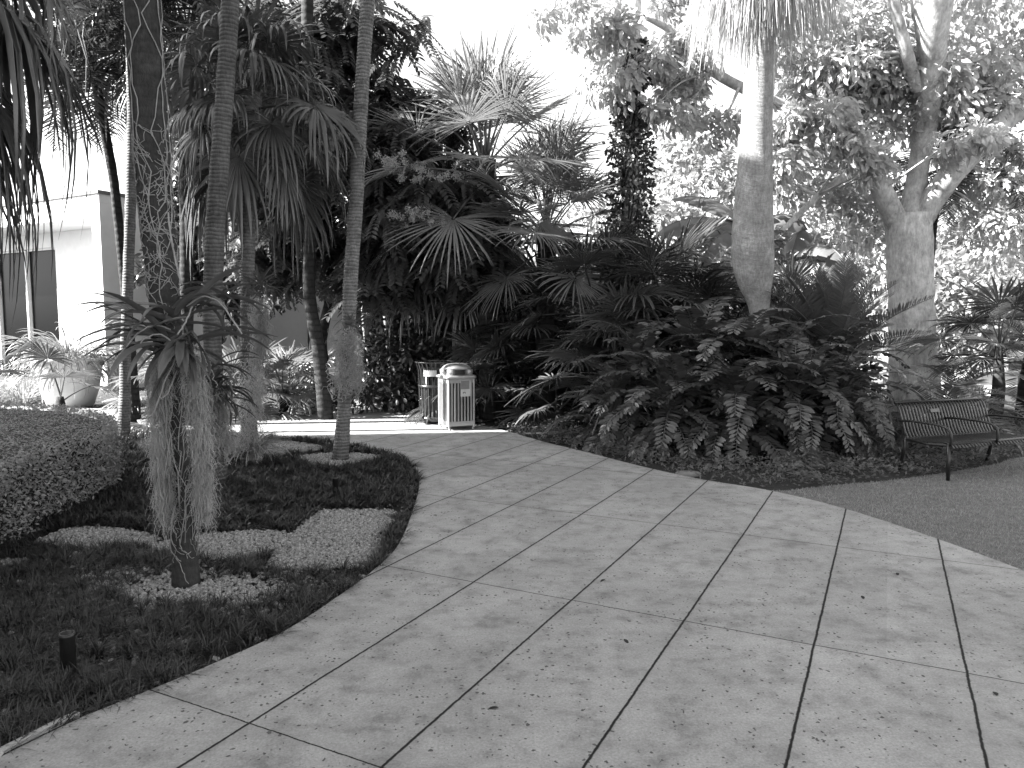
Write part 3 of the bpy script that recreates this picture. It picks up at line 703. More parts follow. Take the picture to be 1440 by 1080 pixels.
t4, a4, r4_ = palm('fan_palm', 'slim pale palm trunk with moss bundle nearest the curve of the path', [(478, 648, 24), (484, 580, 18), (490, 480, 19), (492, 400, 20), (500, 300, 20), (505, 200, 20), (510, 100, 19), (517, 0, 19), (530, -150, 18), (560, -900, 18)], 8.72, M['bark6'], FAN, 14, 1.05, group=G_L)
t5, a5, r5_ = palm('feather_palm', 'thin sunlit palm trunk with feathery crown beside the hedge corner', [(173, 612, 18), (176, 560, 15), (176, 500, 14), (180, 400, 14), (184, 280, 14), (186, 150, 13), (184, 60, 13), (178, -10, 14)], 10.5, M['bark6'], PINN, 22, .95, group=G_L)
# more feather palm crowns against the sky, top left
t6, a6, _ = palm('feather_palm', 'feather palm with drooping fronds against the sky, behind the thin sunlit trunk', [(190, 572, 16), (176, 400, 13), (160, 250, 12), (128, 80, 13)], 12.2, M['bark5'], PINN, 34, 1.05)
# palm left of the frame with long hanging fronds
t7, a7, _ = palm('fan_palm', 'large fan palm at the left edge whose drooping fronds hang over the hedge', [(-260, 760, 50), (-255, 500, 46), (-245, 200, 44), (-215, -10, 44)], 6.0, M['bark1'], FANB, 38, .86, dd=-.2)
# dark leaning multi-trunk tree behind
# extra fan palms filling the top of the frame behind the group
palm('fan_palm', 'fan palm with dark crown between the two ringed trunks, farther back', [(262, 585, 20), (262, 300, 17), (262, 110, 18), (262, 60, 20)], 11.5, M['bark5'], FAN, 22, 1.1)
palm('fan_palm', 'fan palm whose dark fronds fill the top of the view above the flowering tree', [(458, 566, 22), (448, 480, 18), (432, 420, 17), (438, 300, 16), (432, 60, 16), (436, -480, 18)], 12.2, M['bark5'], FAN, 18, 1.1)
# roots net on trunk 1
def on_trunk(a, r, z, ang, off=1.05):
    i = np.clip(np.searchsorted(a[:, 2], z), 1, len(a) - 1); f = np.clip((z - a[i - 1, 2]) / (a[i, 2] - a[i - 1, 2] + 1e-6), 0, 1)
    c = a[i - 1] * (1 - f) + a[i] * f; rr = (r[i - 1] * (1 - f) + r[i] * f) * off
    return c + np.array([math.cos(ang) * rr, math.sin(ang) * rr, 0])
ep = thing('strap_leaf_orchid', 'large strap-leaved epiphyte clasping the nearest mossy palm trunk at head height', 'epiphyte', tuple(P(238, 450, 4.45)))
mb = MB()
for i in range(5):                           # long hanging roots on the visible side
    ang = -PI / 2 + U(-1.5, 1.5); z0 = U(3.0, 4.3) if i < 6 else U(1.5, 1.9); z1 = U(1.4, 2.4) if i < 6 else U(.4, .9); k = 26; pts = []
    for q in range(k + 1):
        ang += RS.normal(0, .2); pts.append(on_trunk(a1, r1_, z0 + (z1 - z0) * q / k, ang, 1.06))
    mb.tube(pts, .0034, 5, jit=.2)
for i in range(230):                         # net of fine roots
    zc = U(1.7, 2.75) if i < 180 else U(.12, 1.3); ang = -PI / 2 + U(-1.7, 1.7); k = 8; pts = []; dz = U(-.02, .02); da = U(-.18, .18)
    for q in range(k + 1):
        ang += da + RS.normal(0, .08); zc += dz + RS.normal(0, .006); pts.append(on_trunk(a1, r1_, zc, ang, 1.05))
    mb.tube(pts, U(.0016, .003), 4, cap=False)
for (x0, y0, x1, y1, sag) in [(240, 462, 155, 520, -25), (258, 500, 190, 490, -25), (262, 430, 340, 470, -30), (248, 520, 225, 560, 12), (262, 480, 215, 585, -10), (236, 300, 255, 400, 10), (270, 430, 250, 470, 5)]:
    t = np.linspace(0, 1, 12); pts = np.array([P(x0 + (x1 - x0) * q, y0 + (y1 - y0) * q + sag * math.sin(PI * q), 4.33 - .1 * q) for q in t]) + RS.normal(0, .003, (12, 3))
    mb.tube(pts, .005, 5)
for i in range(10):                          # roots dangling among the moss
    x0 = U(225, 290); pts = np.array([P(x0 + 6 * math.sin(q * .8 + i) + RS.normal(0, 2), 500 + q * U(18, 24), 4.36) for q in range(13)]); mb.tube(pts, .0032, 5)
W(mb, 'aerial_root', M['root'], ep)
sp = []
for i in range(44):
    right = i % 2 == 0
    c = P(U(232, 272), U(395, 500), 4.40 + U(-.06, .1)) if right else P(U(212, 250), U(430, 520), 4.38 + U(-.06, .08))
    az = (0 + RS.normal(0, .6)) if right else (PI + RS.normal(0, .6))
    if i % 7 == 0: az = -PI / 2 + U(-.6, .6)
    e = U(5, 55) if right else U(-5, 38)
    sp.append((c, az, e, U(.38, .56), U(.5, 1.7) if right else U(.3, 1.1)))
for i in range(14): sp.append((P(U(245, 275), U(440, 500), 4.33), U(-PI, 0), U(-50, 0), U(.25, .42), U(.4, 1.0)))
W(straps(MB(), sp, .042), 'leaves', M['strap'], ep)
ep2 = thing('strap_leaf_orchid', 'smaller strap-leaved epiphyte on the ringed trunk behind the hanging moss', 'epiphyte', tuple(P(298, 540, 7.25)))
sp = [(P(298 + U(-12, 12), 540 + U(-28, 28), 7.24), -.2 + U(-1.0, 1.0) + (PI if i % 4 == 0 else 0), U(-5, 60), U(.32, .52), U(.8, 1.9)) for i in range(44)]
W(straps(MB(), sp, .042), 'leaves', M['strap'], ep2)
ep3 = thing('strap_leaf_orchid', 'spiky little epiphyte above the moss on the short fan palm trunk', 'epiphyte', tuple(P(362, 405, 8.4)))
W(straps(MB(), [(P(362 + U(-8, 8), 405 + U(-12, 12), 8.4), U(0, 2 * PI), U(-20, 60), U(.25, .4), U(.3, 1.2)) for i in range(34)], .022), 'leaves', M['strap'], ep3)
ep4 = thing('strap_leaf_orchid', 'wispy epiphyte at the top of the moss bundle on the slim pale trunk', 'epiphyte', tuple(P(494, 452, 8.6)))
W(straps(MB(), [(P(494 + U(-6, 6), 455 + U(-10, 10), 8.6), U(0, 2 * PI), U(-20, 60), U(.2, .33), U(.3, 1.2)) for i in range(26)], .016), 'leaves', M['strap'], ep4)
def mossthing(label, axis, rad, n, L, **kw):
    b_ = axis[0]
    return Wtop(moss(MB(), axis, rad, n, L, **kw), 'spanish_moss', M['moss'], b_, label, 'moss', 'spanish moss on the palm trunks')
mossthing('long grey moss beard hanging down the left side of the nearest trunk', [P(224, 490, 4.42), P(222, 560, 4.40), P(227, 640, 4.40), P(234, 700, 4.42)], .046, 470, .27, amp=.010)
mossthing('long grey moss beard hanging down the right side of the nearest trunk', [P(270, 480, 4.36), P(279, 560, 4.36), P(284, 640, 4.38), P(285, 690, 4.40)], .050, 540, .28, amp=.010)
mossthing('grey moss sleeve covering the lower part of the ringed trunk', [P(300, 535, 7.3), P(302, 580, 7.3), P(304, 615, 7.3)], .14, 420, .28, w=.005, amp=.022)
mossthing('pale moss bunch hanging at the right of the short fan palm trunk', [P(366, 415, 8.35), P(366, 450, 8.35), P(364, 490, 8.35)], .09, 330, .35, w=.005, amp=.02)
mossthing('thin moss trail low on the short fan palm trunk', [P(356, 500, 8.3), P(354, 560, 8.3), P(352, 615, 8.3)], .12, 230, .3, w=.005, amp=.02)
mossthing('dense oval moss bundle on the slim pale trunk near the path', [P(486, 455, 8.6), P(490, 500, 8.6), P(488, 530, 8.6)], .15, 430, .28, w=.005, amp=.025)
Wtop(tuft(MB(), P(353, 640, 8.5), 220, .5, .012, (40, 88), 1.6, 6, base=.10), 'spiky_grass_tuft', M['moss'], G(353, 655), 'shaggy fibrous tuft round the foot of the short fan palm', 'plant')
# =============================================================== centre palms, palmettos
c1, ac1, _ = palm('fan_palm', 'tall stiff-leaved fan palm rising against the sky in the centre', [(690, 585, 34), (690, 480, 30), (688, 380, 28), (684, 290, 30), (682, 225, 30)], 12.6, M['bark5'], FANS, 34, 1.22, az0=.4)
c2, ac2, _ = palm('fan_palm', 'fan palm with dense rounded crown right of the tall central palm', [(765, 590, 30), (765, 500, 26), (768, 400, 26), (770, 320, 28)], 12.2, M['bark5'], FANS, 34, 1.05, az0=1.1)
c3, ac3, _ = palm('fan_palm', 'shorter fan palm tucked between the central palm and flowering tree', [(640, 570, 30), (640, 400, 26), (640, 320, 26)], 13.6, M['bark5'], FAN, 26, 1.2)
PALM = fanset('palmetto', M['fan'], (72, 50, 28, 10), pet=.75, R=.62, nseg=34, spread=128, split=.5, droop=.14, tilt=-18, wide=.85)
PALML = fanset('palmetto_light', M['fanlight'], (70, 45, 25, 5), pet=.6, R=.6, nseg=30, spread=125, split=.5, droop=.18, tilt=-25, wide=.85)
def palmetto(px, py, label, n=16, scale=1., fs=PALM, group='palmettos under the trees', h=.25, d=None):
    c = G(px, py) if d is None else np.array([(px - 720) / F0 * d, d, 0.])
    t = thing('palmetto', label, 'palmetto', (c[0], c[1], 0), 0, group)
    mb = MB(); mb.tube([(0, 0, -.05), (.02, 0, h * .5), (0, .02, h + .05)], [.10 * scale, .09 * scale, .05 * scale], 8, jit=.15)
    mb.obj('trunk', M['bark5'], t)
    crown(t, fs, n, (0, 0, h), scale=scale)
    return t
palmetto(688, 590, 'palmetto directly right of the litter bins', 18, 1.1, h=.45)
palmetto(735, 588, 'palmetto spreading flat fans behind the sunlit frond', 16, 1.1, h=.4)
palmetto(700, 0, 'taller palmetto behind the litter bins with layered fans', 20, 1.25, h=1.3, d=13.2)
palmetto(770, 0, 'tall palmetto with layered fans left of the vine-covered trunk', 20, 1.3, h=1.5, d=12.4)
palmetto(835, 0, 'palmetto with upright dark fans just left of the vine-covered trunk', 20, 1.3, h=1.9, d=11.6)
palmetto(930, 0, 'palmetto fanning out in front of the banana leaves', 18, 1.35, h=1.75, d=11.4)
palmetto(985, 0, 'palmetto behind the leathery shrubs left of the thick grey palm', 18, 1.2, h=1.3, d=11.6)
palmetto(870, 0, 'palmetto low behind the left end of the leathery shrubs', 18, 1.2, h=1.0, d=10.9)
palmetto(1110, 0, 'palmetto right of the thick grey palm trunk', 18, 1.1, h=1.5, d=11.8)
palmetto(1405, 0, 'palmetto low at the foot of the forked tree', 16, 1.1, h=1.2, d=11.6)
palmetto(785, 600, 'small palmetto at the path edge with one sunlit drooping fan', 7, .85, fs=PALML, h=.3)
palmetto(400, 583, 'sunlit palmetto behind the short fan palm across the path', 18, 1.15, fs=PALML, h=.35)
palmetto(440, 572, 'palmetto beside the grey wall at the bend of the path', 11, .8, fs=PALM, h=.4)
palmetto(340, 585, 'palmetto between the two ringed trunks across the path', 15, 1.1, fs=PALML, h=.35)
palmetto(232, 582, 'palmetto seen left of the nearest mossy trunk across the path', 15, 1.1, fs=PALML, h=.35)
palmetto(-10, 640, 'palmetto whose stiff fans poke out over the hedge at the left', 4, .9, fs=PALML, h=.7)
palmetto(85, 592, 'low palmetto with one dark fan in front of the round planter', 3, 1.0, fs=PALM, h=.35)
# =============================================================== trees
def leaftree(name, label, base, trunk_pts, trunk_r, mat, leafm, clumps, per, size, tmpl=L_OV, bark=True, group=None, nb_=14, flat=.75, droop=.3, shell=.4, up=.6):
    base = np.array(base, float); t = thing(name, label, 'tree', tuple(base), 0, group)
    mb = MB()
    for pts, rr in zip(trunk_pts, trunk_r):
        a, r = smooth_path(pts, rr, 22, .01); mb.tube(a, r, 12, jit=.05)
    cs, rs = clumps
    tips = [p[-1] for p in trunk_pts]
    for c in cs[RS.permutation(len(cs))[:nb_]]:
        tp = min(tips, key=lambda q: np.linalg.norm(np.array(q) - c))
        branches(mb, tp, [c], .04 + .02 * np.linalg.norm(np.array(tp) - c) / 2)
    W(mb, 'trunk', mat, t)
    W(cloud(MB(), cs, rs, per, size, tmpl, flat=flat, droop=droop, shell=shell, up=up), 'crown', leafm, t)
    return t
def cat(*cl): return np.concatenate([c[0] for c in cl]), np.concatenate([c[1] for c in cl])
def ctr(px, py, d): return P(px, py, d)
# dark flowering tree with drooping compound leaves
bf = np.array([-2.2, 14.2, 0.])
ft = thing('flowering_tree', 'dark spreading tree with drooping compound leaves and pale blossom heads', 'tree', tuple(bf))
cs = []
for (px, py, d, rx, rz, n) in [(600, 290, 12.6, 1.2, .75, 46), (510, 220, 12.9, 1.3, 1.0, 44), (440, 130, 13.2, 1.5, 1.2, 50), (570, 180, 13.4, 1.2, .9, 34), (430, 330, 13.5, 1.3, .9, 36), (380, 230, 13.9, 1.5, 1.3, 38), (650, 340, 12.6, .8, .6, 22), (560, 380, 13.0, 1.0, .6, 20), (480, 30, 13.5, 1.4, .9, 26), (330, 60, 13.8, 1.4, 1.2, 24)]:
    c, _ = ell_centers(P(px, py, d), (rx, .9, rz), n, (.2, .3), .2); cs.append(c)
cs = np.concatenate(cs)
mb = MB(); tp = [P(455, 180, 13.4), P(520, 200, 13.4), P(585, 250, 13.2)]
for k_, (bx, q) in enumerate([(-3.4, tp[0]), (-2.2, tp[1]), (-1.9, tp[2])]):
    a, r = smooth_path([(bx, 14.0, -.05), (bx + .25 * (k_ - 1), 14, 1.2), (bx + .1, 13.8, 2.4), q], [.13, .10, .09, .05], 24, .02); mb.tube(a, r, 10, jit=.06)
for c in cs[::5]: branches(mb, min(tp, key=lambda q: np.linalg.norm(q - c)), [c], .05)
W(mb, 'trunk', M['bark5'], ft)
SPR = MB()                                   # one compound leaf: leaflets along a drooping stalk
for q in np.linspace(.15, 1, 9):
    for sd in (-1, 1):
        v = L_OV[0] * .24; R = frames(np.array([[sd * .8, .75, -.15]]), np.array([[0, .1, 1.]]))[0]
        SPR.add(v @ R.T + [0, q, -.35 * q * q], L_OV[1])
sv_, sf_ = np.concatenate(SPR.v), np.concatenate(SPR.f[4])
n = len(cs) * 13; ci = np.repeat(cs, 13, 0)
D = unit(n) * .9; D[:, 2] = D[:, 2] * .3 - .25; N = unit(n) * .3; N[:, 2] += 1
mb = MB().many(sv_, sf_, frames(D, N) * U(.4, .7, n)[:, None, None], ci + RS.normal(0, .12, (n, 3)))
W(mb, 'crown', M['dark2'], ft)
for (px, py, wd) in [(545, 228, 26), (602, 248, 38), (640, 241, 14), (575, 306, 30), (612, 315, 30), (558, 232, 14), (590, 300, 22)]:
    c = P(px, py, 11.3); n = int(34 * wd)
    hd = c + RS.normal(0, 1, (9, 3)) * np.array([wd * .0045, .12, .06]); n = int(n * .7); T = hd[RS.randint(0, 9, n)] + RS.normal(0, .028, (n, 3))
    mb = MB().many(L_LOW[0], L_LOW[1], frames(unit(n), unit(n)) * U(.022, .045, n)[:, None, None], T)
    W(mb, 'blossom', M['petal'], ft)
# dark understorey shrubs behind the bins
G_U = 'dark shrubs behind the bins'
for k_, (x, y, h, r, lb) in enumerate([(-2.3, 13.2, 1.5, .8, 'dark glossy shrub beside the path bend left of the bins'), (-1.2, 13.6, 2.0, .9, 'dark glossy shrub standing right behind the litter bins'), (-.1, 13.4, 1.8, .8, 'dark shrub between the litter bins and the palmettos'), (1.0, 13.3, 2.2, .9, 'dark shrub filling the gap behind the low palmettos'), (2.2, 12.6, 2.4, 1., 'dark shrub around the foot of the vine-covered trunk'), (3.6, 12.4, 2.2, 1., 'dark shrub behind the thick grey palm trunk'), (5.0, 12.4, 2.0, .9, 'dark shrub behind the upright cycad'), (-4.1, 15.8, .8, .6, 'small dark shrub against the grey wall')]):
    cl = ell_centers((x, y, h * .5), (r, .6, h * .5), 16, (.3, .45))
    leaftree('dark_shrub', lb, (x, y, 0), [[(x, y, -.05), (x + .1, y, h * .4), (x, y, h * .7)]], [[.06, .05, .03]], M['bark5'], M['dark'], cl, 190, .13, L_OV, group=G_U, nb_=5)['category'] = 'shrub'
# slim bare stems behind
mb = None
for k_, (px, py, lb) in enumerate([(575, 480, 'thin leaning stem nearest the bins in the dark thicket'), (545, 470, 'thin upright stem in the middle of the dark thicket'), (515, 470, 'thin stem beside the slim pale trunk in the dark thicket')]):
    a, r = smooth_path([G(px + 10, 552), P(px, 480, 15.5), P(px - 8, 400, 15.5), P(px + 6, 300, 15.5)], [.06, .055, .05, .04], 14, .01)
    Wtop(MB().tube(a, r, 8), 'bare_stem', M['bark3'], (a[0][0], a[0][1], 0), lb, 'tree trunk', 'bare stems in the thicket')
# vine-covered trunk
mbv, av, rv = pix_trunk([(880, 600, 26), (881, 500, 22), (882, 400, 21), (888, 250, 19), (890, 100, 17), (893, 0, 17), (895, -140, 16), (899, -700, 16)], 11.9, n=40)
vt = thing('palm_trunk', 'slim pale palm trunk standing bare at its top above the dark vine', 'palm tree', (av[0][0], av[0][1], 0)); W(mbv, 'trunk', M['bark4'], vt)
crown(vt, FAN, 16, av[-1] - np.array([av[0][0], av[0][1], 0]), scale=1.1)
zz = np.linspace(.5, 5.9, 34); cc = np.stack([np.interp(zz, av[:, 2], av[:, 0]), np.interp(zz, av[:, 2], av[:, 1]), zz], 1) + RS.normal(0, .05, (34, 3))
rad = np.interp(zz, [0, 3, 4.2, 5.2, 5.9], [.48, .38, .36, .2, .1])
vn = thing('climbing_vine', 'dark leafy vine climbing most of the slim pale trunk in the middle', 'vine', (av[0][0], av[0][1], 0))
W(cloud(MB(), cc, rad, 230, .085, L_BRD, flat=.9, shell=.5), 'leaves', M['vine'], vn)
mb = MB()
for i in range(8):
    a0_ = U(0, 6.28); mb.tube([on_trunk(av, rv, z, a0_ + z * .9 + .3 * math.sin(3 * z + i), 1.15) for z in np.linspace(.1, 5.8, 30)], .014, 5)
W(mb, 'stem', M['bark5'], vn)
# thick grey palm
wp = [(1069, 590, 28), (1069, 500, 26), (1068, 430, 26), (1064, 405, 42), (1060, 385, 56), (1058, 340, 57), (1060, 270, 50), (1063, 200, 43), (1067, 100, 38), (1070, 30, 36), (1073, -60, 34), (1078, -190, 32), (1080, -330, 32)]
mbw, aw, rw = pix_trunk(wp, 10.3, n=90, seg=36, jit=.006, ringamp=.004)
wt = thing('skirted_palm', 'thick pale grey ringed palm with a hanging skirt of dead fronds', 'palm tree', (aw[0][0], aw[0][1], 0)); W(mbw, 'trunk', M['bark3'], wt)
bw_ = np.array([aw[0][0], aw[0][1], 0])
crown(wt, FANB, 14, aw[-1] - bw_, scale=.8, order=(0, 0, 1, 1, 2, 2, 3))
mb = MB()
for i in range(1500):
    an = U(0, 2 * PI); r = U(.15, .9); z0 = P(1073, -60 + 40 * r, 10.3)[2] + U(-.15, .4); c = np.array([aw[-6][0] + math.cos(an) * r * 1.0, aw[-6][1] + math.sin(an) * r, z0])
    l = U(.5, 1.15) * (1.15 - .3 * r); k = 6; t = np.linspace(0, 1, k)
    p = c + np.stack([math.cos(an) * .12 * t + np.cumsum(RS.normal(0, .012, k)), math.sin(an) * .12 * t + np.cumsum(RS.normal(0, .012, k)), -l * t], 1)
    mb.ribbon(p, .022 * (1 - t * .8), np.array([U(-1, 1), U(-1, 1), .1]))
W(mb, 'dead_frond_skirt', M['dead'], wt)
# forked pale tree at right with large leaves
rb = P(1285, 560, 12.6); rb[2] = 0
def pp_(l): return [P(x, y, d) for x, y, w_, d in l], [w_ / 2 * d / F0 for x, y, w_, d in l]
limbs = [[(1287, 590, 74, 12.6), (1284, 500, 62, 12.6), (1281, 420, 58, 12.6), (1279, 340, 60, 12.6), (1276, 300, 60, 12.6)],
 [(1266, 325, 30, 12.6), (1240, 268, 28, 12.5), (1218, 220, 22, 12.4), (1200, 190, 18, 12.3), (1150, 168, 16, 12.2), (1085, 143, 15, 12.1), (1040, 122, 14, 12.0), (1000, 103, 13, 12.0), (978, 75, 15, 12.0), (950, 45, 10, 11.8), (905, 22, 7, 11.6)],
 [(1000, 103, 16, 12.), (994, 70, 14, 12), (985, 20, 12, 12), (975, -60, 10, 12)],
 [(1287, 325, 30, 12.6), (1322, 262, 34, 12.4), (1350, 232, 31, 12.2), (1385, 195, 30, 12.0), (1420, 165, 28, 11.9), (1470, 120, 24, 11.8), (1540, 40, 18, 11.6)],
 [(1280, 310, 30, 12.6), (1292, 230, 26, 12.7), (1306, 150, 30, 12.2), (1312, 90, 31, 11.7), (1312, 50, 38, 11.5), (1310, 0, 54, 11.4), (1330, -90, 44, 11.4)],
 [(1300, 20, 30, 11.5), (1280, -60, 22, 12.), (1250, -140, 14, 12.6)],
 [(1290, 125, 16, 12.), (1275, 75, 16, 11.6), (1258, 10, 15, 11.5), (1245, -60, 12, 11.5)],
 [(1228, 245, 16, 12.5), (1190, 246, 11, 12.3), (1150, 275, 9, 12.2), (1100, 325, 7, 12.1)]]
rt = thing('forked_tree', 'large smooth-barked tree forking low with big pale leaves at the right', 'tree', tuple(rb))
mb = MB()
for l in limbs:
    pts, rr = pp_(l); a, r = smooth_path(pts, rr, 30, .006); mb.tube(a, r, 16, jit=.03)
cl = []
for (px, py, d, rx, ry, rz, n) in [(1190, 100, 12.5, 1.0, .7, .6, 22), (1130, 60, 12.8, 1.2, .8, .8, 18), (1250, 130, 12.6, .9, .5, .4, 15), (1380, 60, 12.2, 1.1, .8, 1.1, 24), (1370, 120, 12.0, 1.0, .6, .5, 18), (1420, 270, 12.6, .9, .8, 1.2, 20), (1130, 250, 13.2, .9, .6, .8, 15), (1200, 20, 12.4, .8, .8, .7, 12), (1390, -60, 12.2, 1.5, 1, .8, 10), (1130, 170, 12.6, .6, .5, .9, 12), (1240, 90, 12.3, .9, .5, .5, 12), (1300, 165, 12.4, 1.0, .4, .25, 10), (1200, 300, 13.6, .8, .5, .5, 10)]:
    cl.append(ell_centers(P(px, py, d), (rx, ry, rz), n, (.28, .45), .2))
for (px, py, d, rx, ry, rz, n) in [(960, 110, 11.9, .5, .4, .5, 8), (900, 60, 11.7, .9, .5, .45, 11), (830, 40, 11.4, .6, .5, .3, 7), (860, 120, 11.5, .35, .4, .4, 5), (1000, 180, 11.9, .4, .4, .4, 5), (940, 160, 11.9, .5, .4, .25, 5), (1000, 10, 12.4, .9, .6, .4, 8), (780, 5, 11.2, .5, .5, .25, 4), (1150, 165, 11.2, .55, .25, .22, 7), (1195, 215, 11.2, .35, .25, .3, 6), (1110, 215, 11.3, .4, .25, .5, 7), (1235, 235, 11.4, .3, .2, .25, 4), (1365, 205, 11.2, .45, .25, .25, 6)]:
    cl.append(ell_centers(P(px, py, d), (rx, ry, rz), n, (.2, .32), .2))
cs, rs = cat(*cl)
nodes_ = np.concatenate([np.array(pp_(l)[0]) for l in limbs[1:]])
for c in cs[::2]:
    q = nodes_[np.argmin(np.linalg.norm(nodes_ - c, axis=1) + U(0, .2, len(nodes_)))]; branches(mb, q, [c], .028, seg=5)
W(mb, 'trunk', M['bark4'], rt)
W(cloud(MB(), cs, rs, 95, .145, leaf_t(.42, .3, .2, 4), flat=.8, droop=.55, shell=.3, up=.2, sun=1.0), 'crown', M['light'], rt)
# far bright trees
G_F = 'sunlit trees far behind the garden'
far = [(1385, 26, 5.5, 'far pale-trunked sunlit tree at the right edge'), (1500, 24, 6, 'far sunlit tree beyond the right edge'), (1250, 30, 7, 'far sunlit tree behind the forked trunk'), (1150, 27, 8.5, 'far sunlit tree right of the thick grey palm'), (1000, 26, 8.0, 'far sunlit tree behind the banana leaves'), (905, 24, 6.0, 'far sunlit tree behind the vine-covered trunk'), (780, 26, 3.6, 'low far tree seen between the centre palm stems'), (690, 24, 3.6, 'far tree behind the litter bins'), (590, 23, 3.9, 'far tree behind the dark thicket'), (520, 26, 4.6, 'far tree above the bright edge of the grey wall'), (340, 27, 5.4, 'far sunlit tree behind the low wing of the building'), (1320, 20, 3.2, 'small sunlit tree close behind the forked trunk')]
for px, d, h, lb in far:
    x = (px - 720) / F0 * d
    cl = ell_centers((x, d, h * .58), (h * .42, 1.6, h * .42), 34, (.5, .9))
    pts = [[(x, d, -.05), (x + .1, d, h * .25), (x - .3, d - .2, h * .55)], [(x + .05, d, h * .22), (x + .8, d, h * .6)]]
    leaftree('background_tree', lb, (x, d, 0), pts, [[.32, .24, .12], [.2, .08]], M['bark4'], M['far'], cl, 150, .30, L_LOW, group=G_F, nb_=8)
# dark tree masses just behind to close the depth
G_D = 'dark trees behind the flowering tree'
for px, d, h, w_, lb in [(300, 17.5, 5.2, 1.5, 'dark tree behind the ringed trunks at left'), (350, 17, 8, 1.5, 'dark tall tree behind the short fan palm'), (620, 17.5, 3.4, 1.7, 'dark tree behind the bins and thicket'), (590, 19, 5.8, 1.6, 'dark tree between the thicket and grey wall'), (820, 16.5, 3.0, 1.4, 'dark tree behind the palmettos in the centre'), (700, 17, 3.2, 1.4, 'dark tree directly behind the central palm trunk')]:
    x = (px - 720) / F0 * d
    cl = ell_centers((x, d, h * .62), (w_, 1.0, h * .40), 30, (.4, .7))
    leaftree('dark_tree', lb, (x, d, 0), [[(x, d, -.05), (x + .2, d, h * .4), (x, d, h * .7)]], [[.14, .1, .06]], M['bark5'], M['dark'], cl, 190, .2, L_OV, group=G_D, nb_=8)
# =============================================================== banana plants
def banana(label, base, leaves, h):
    base = np.array(base, float); t = thing('banana_plant', label, 'banana plant', tuple(base), 0, 'banana plants behind the thick palm')
    mb = MB(); mb.tube([(0, 0, -.05), (0.03, 0, h * .5), (0, 0, h)], [.13, .11, .07], 12); mb.obj('trunk', M['bark6'], t)
    for az, e, L, w_, dr in leaves:
        k = 26; tt = np.linspace(0, 1, k); a = math.radians(e) - dr * tt ** 1.2
        x = np.concatenate([[0], np.cumsum(np.cos(a[1:]))]) * L / k; z = np.concatenate([[0], np.cumsum(np.sin(a[1:]))]) * L / k
        mid = np.stack([x * math.cos(az), x * math.sin(az), z + h - .05], 1); sd = np.array([-math.sin(az), math.cos(az), 0])
        mb = MB(); mb.tube(mid, np.linspace(.022, .005, k), 6)
        for s_ in (-1, 1):                   # torn blade: strips hanging from the midrib
            i = 5
            while i < k - 1:
                j = min(k - 1, i + RS.randint(1, 5)); q = np.arange(i, j + 1)
                ww = w_ * np.sin(PI * np.clip((tt[q] - .12) / .88, 0, 1)) ** .6
                dn = U(.25, .8)
                r_ = [mid[q] + s_ * sd * (ww * f)[:, None] * math.cos(dn * f) - np.array([0, 0, 1]) * (ww * f * math.sin(dn * (.4 + f)))[:, None] for f in (0, .35, .7, 1)]
                v = np.stack(r_, 1); m2 = len(q); ii = np.arange(m2 - 1)[:, None]; jj = np.arange(3)[None]
                mb.add(v, np.stack([ii * 4 + jj, ii * 4 + jj + 1, (ii + 1) * 4 + jj + 1, (ii + 1) * 4 + jj], -1).reshape(-1, 4)); i = j
        mb.obj('leaf', M['banana'], t)
    return t
banana('banana plant whose torn leaves arch left behind the thick grey palm', (3.95, 12.4, 0), [(PI - .1, 38, 1.9, .30, 1.5), (PI + .25, 15, 2.1, .27, 1.2), (PI - .5, 62, 1.7, .28, 1.3), (2.2, 45, 1.6, .26, 1.5), (PI + .6, 20, 1.5, .25, 1.7), (.5, 50, 1.6, .28, 1.6)], 3.1)
banana('banana plant arching right between the thick palm and the forked tree', (4.55, 12.2, 0), [(.1, 30, 1.6, .26, 1.6), (-.4, 20, 1.5, .24, 1.5), (1., 60, 1.4, .24, 1.2), (-1.2, 40, 1.3, .22, 1.6), (PI - .2, 10, 1.3, .24, 1.3)], 2.65)
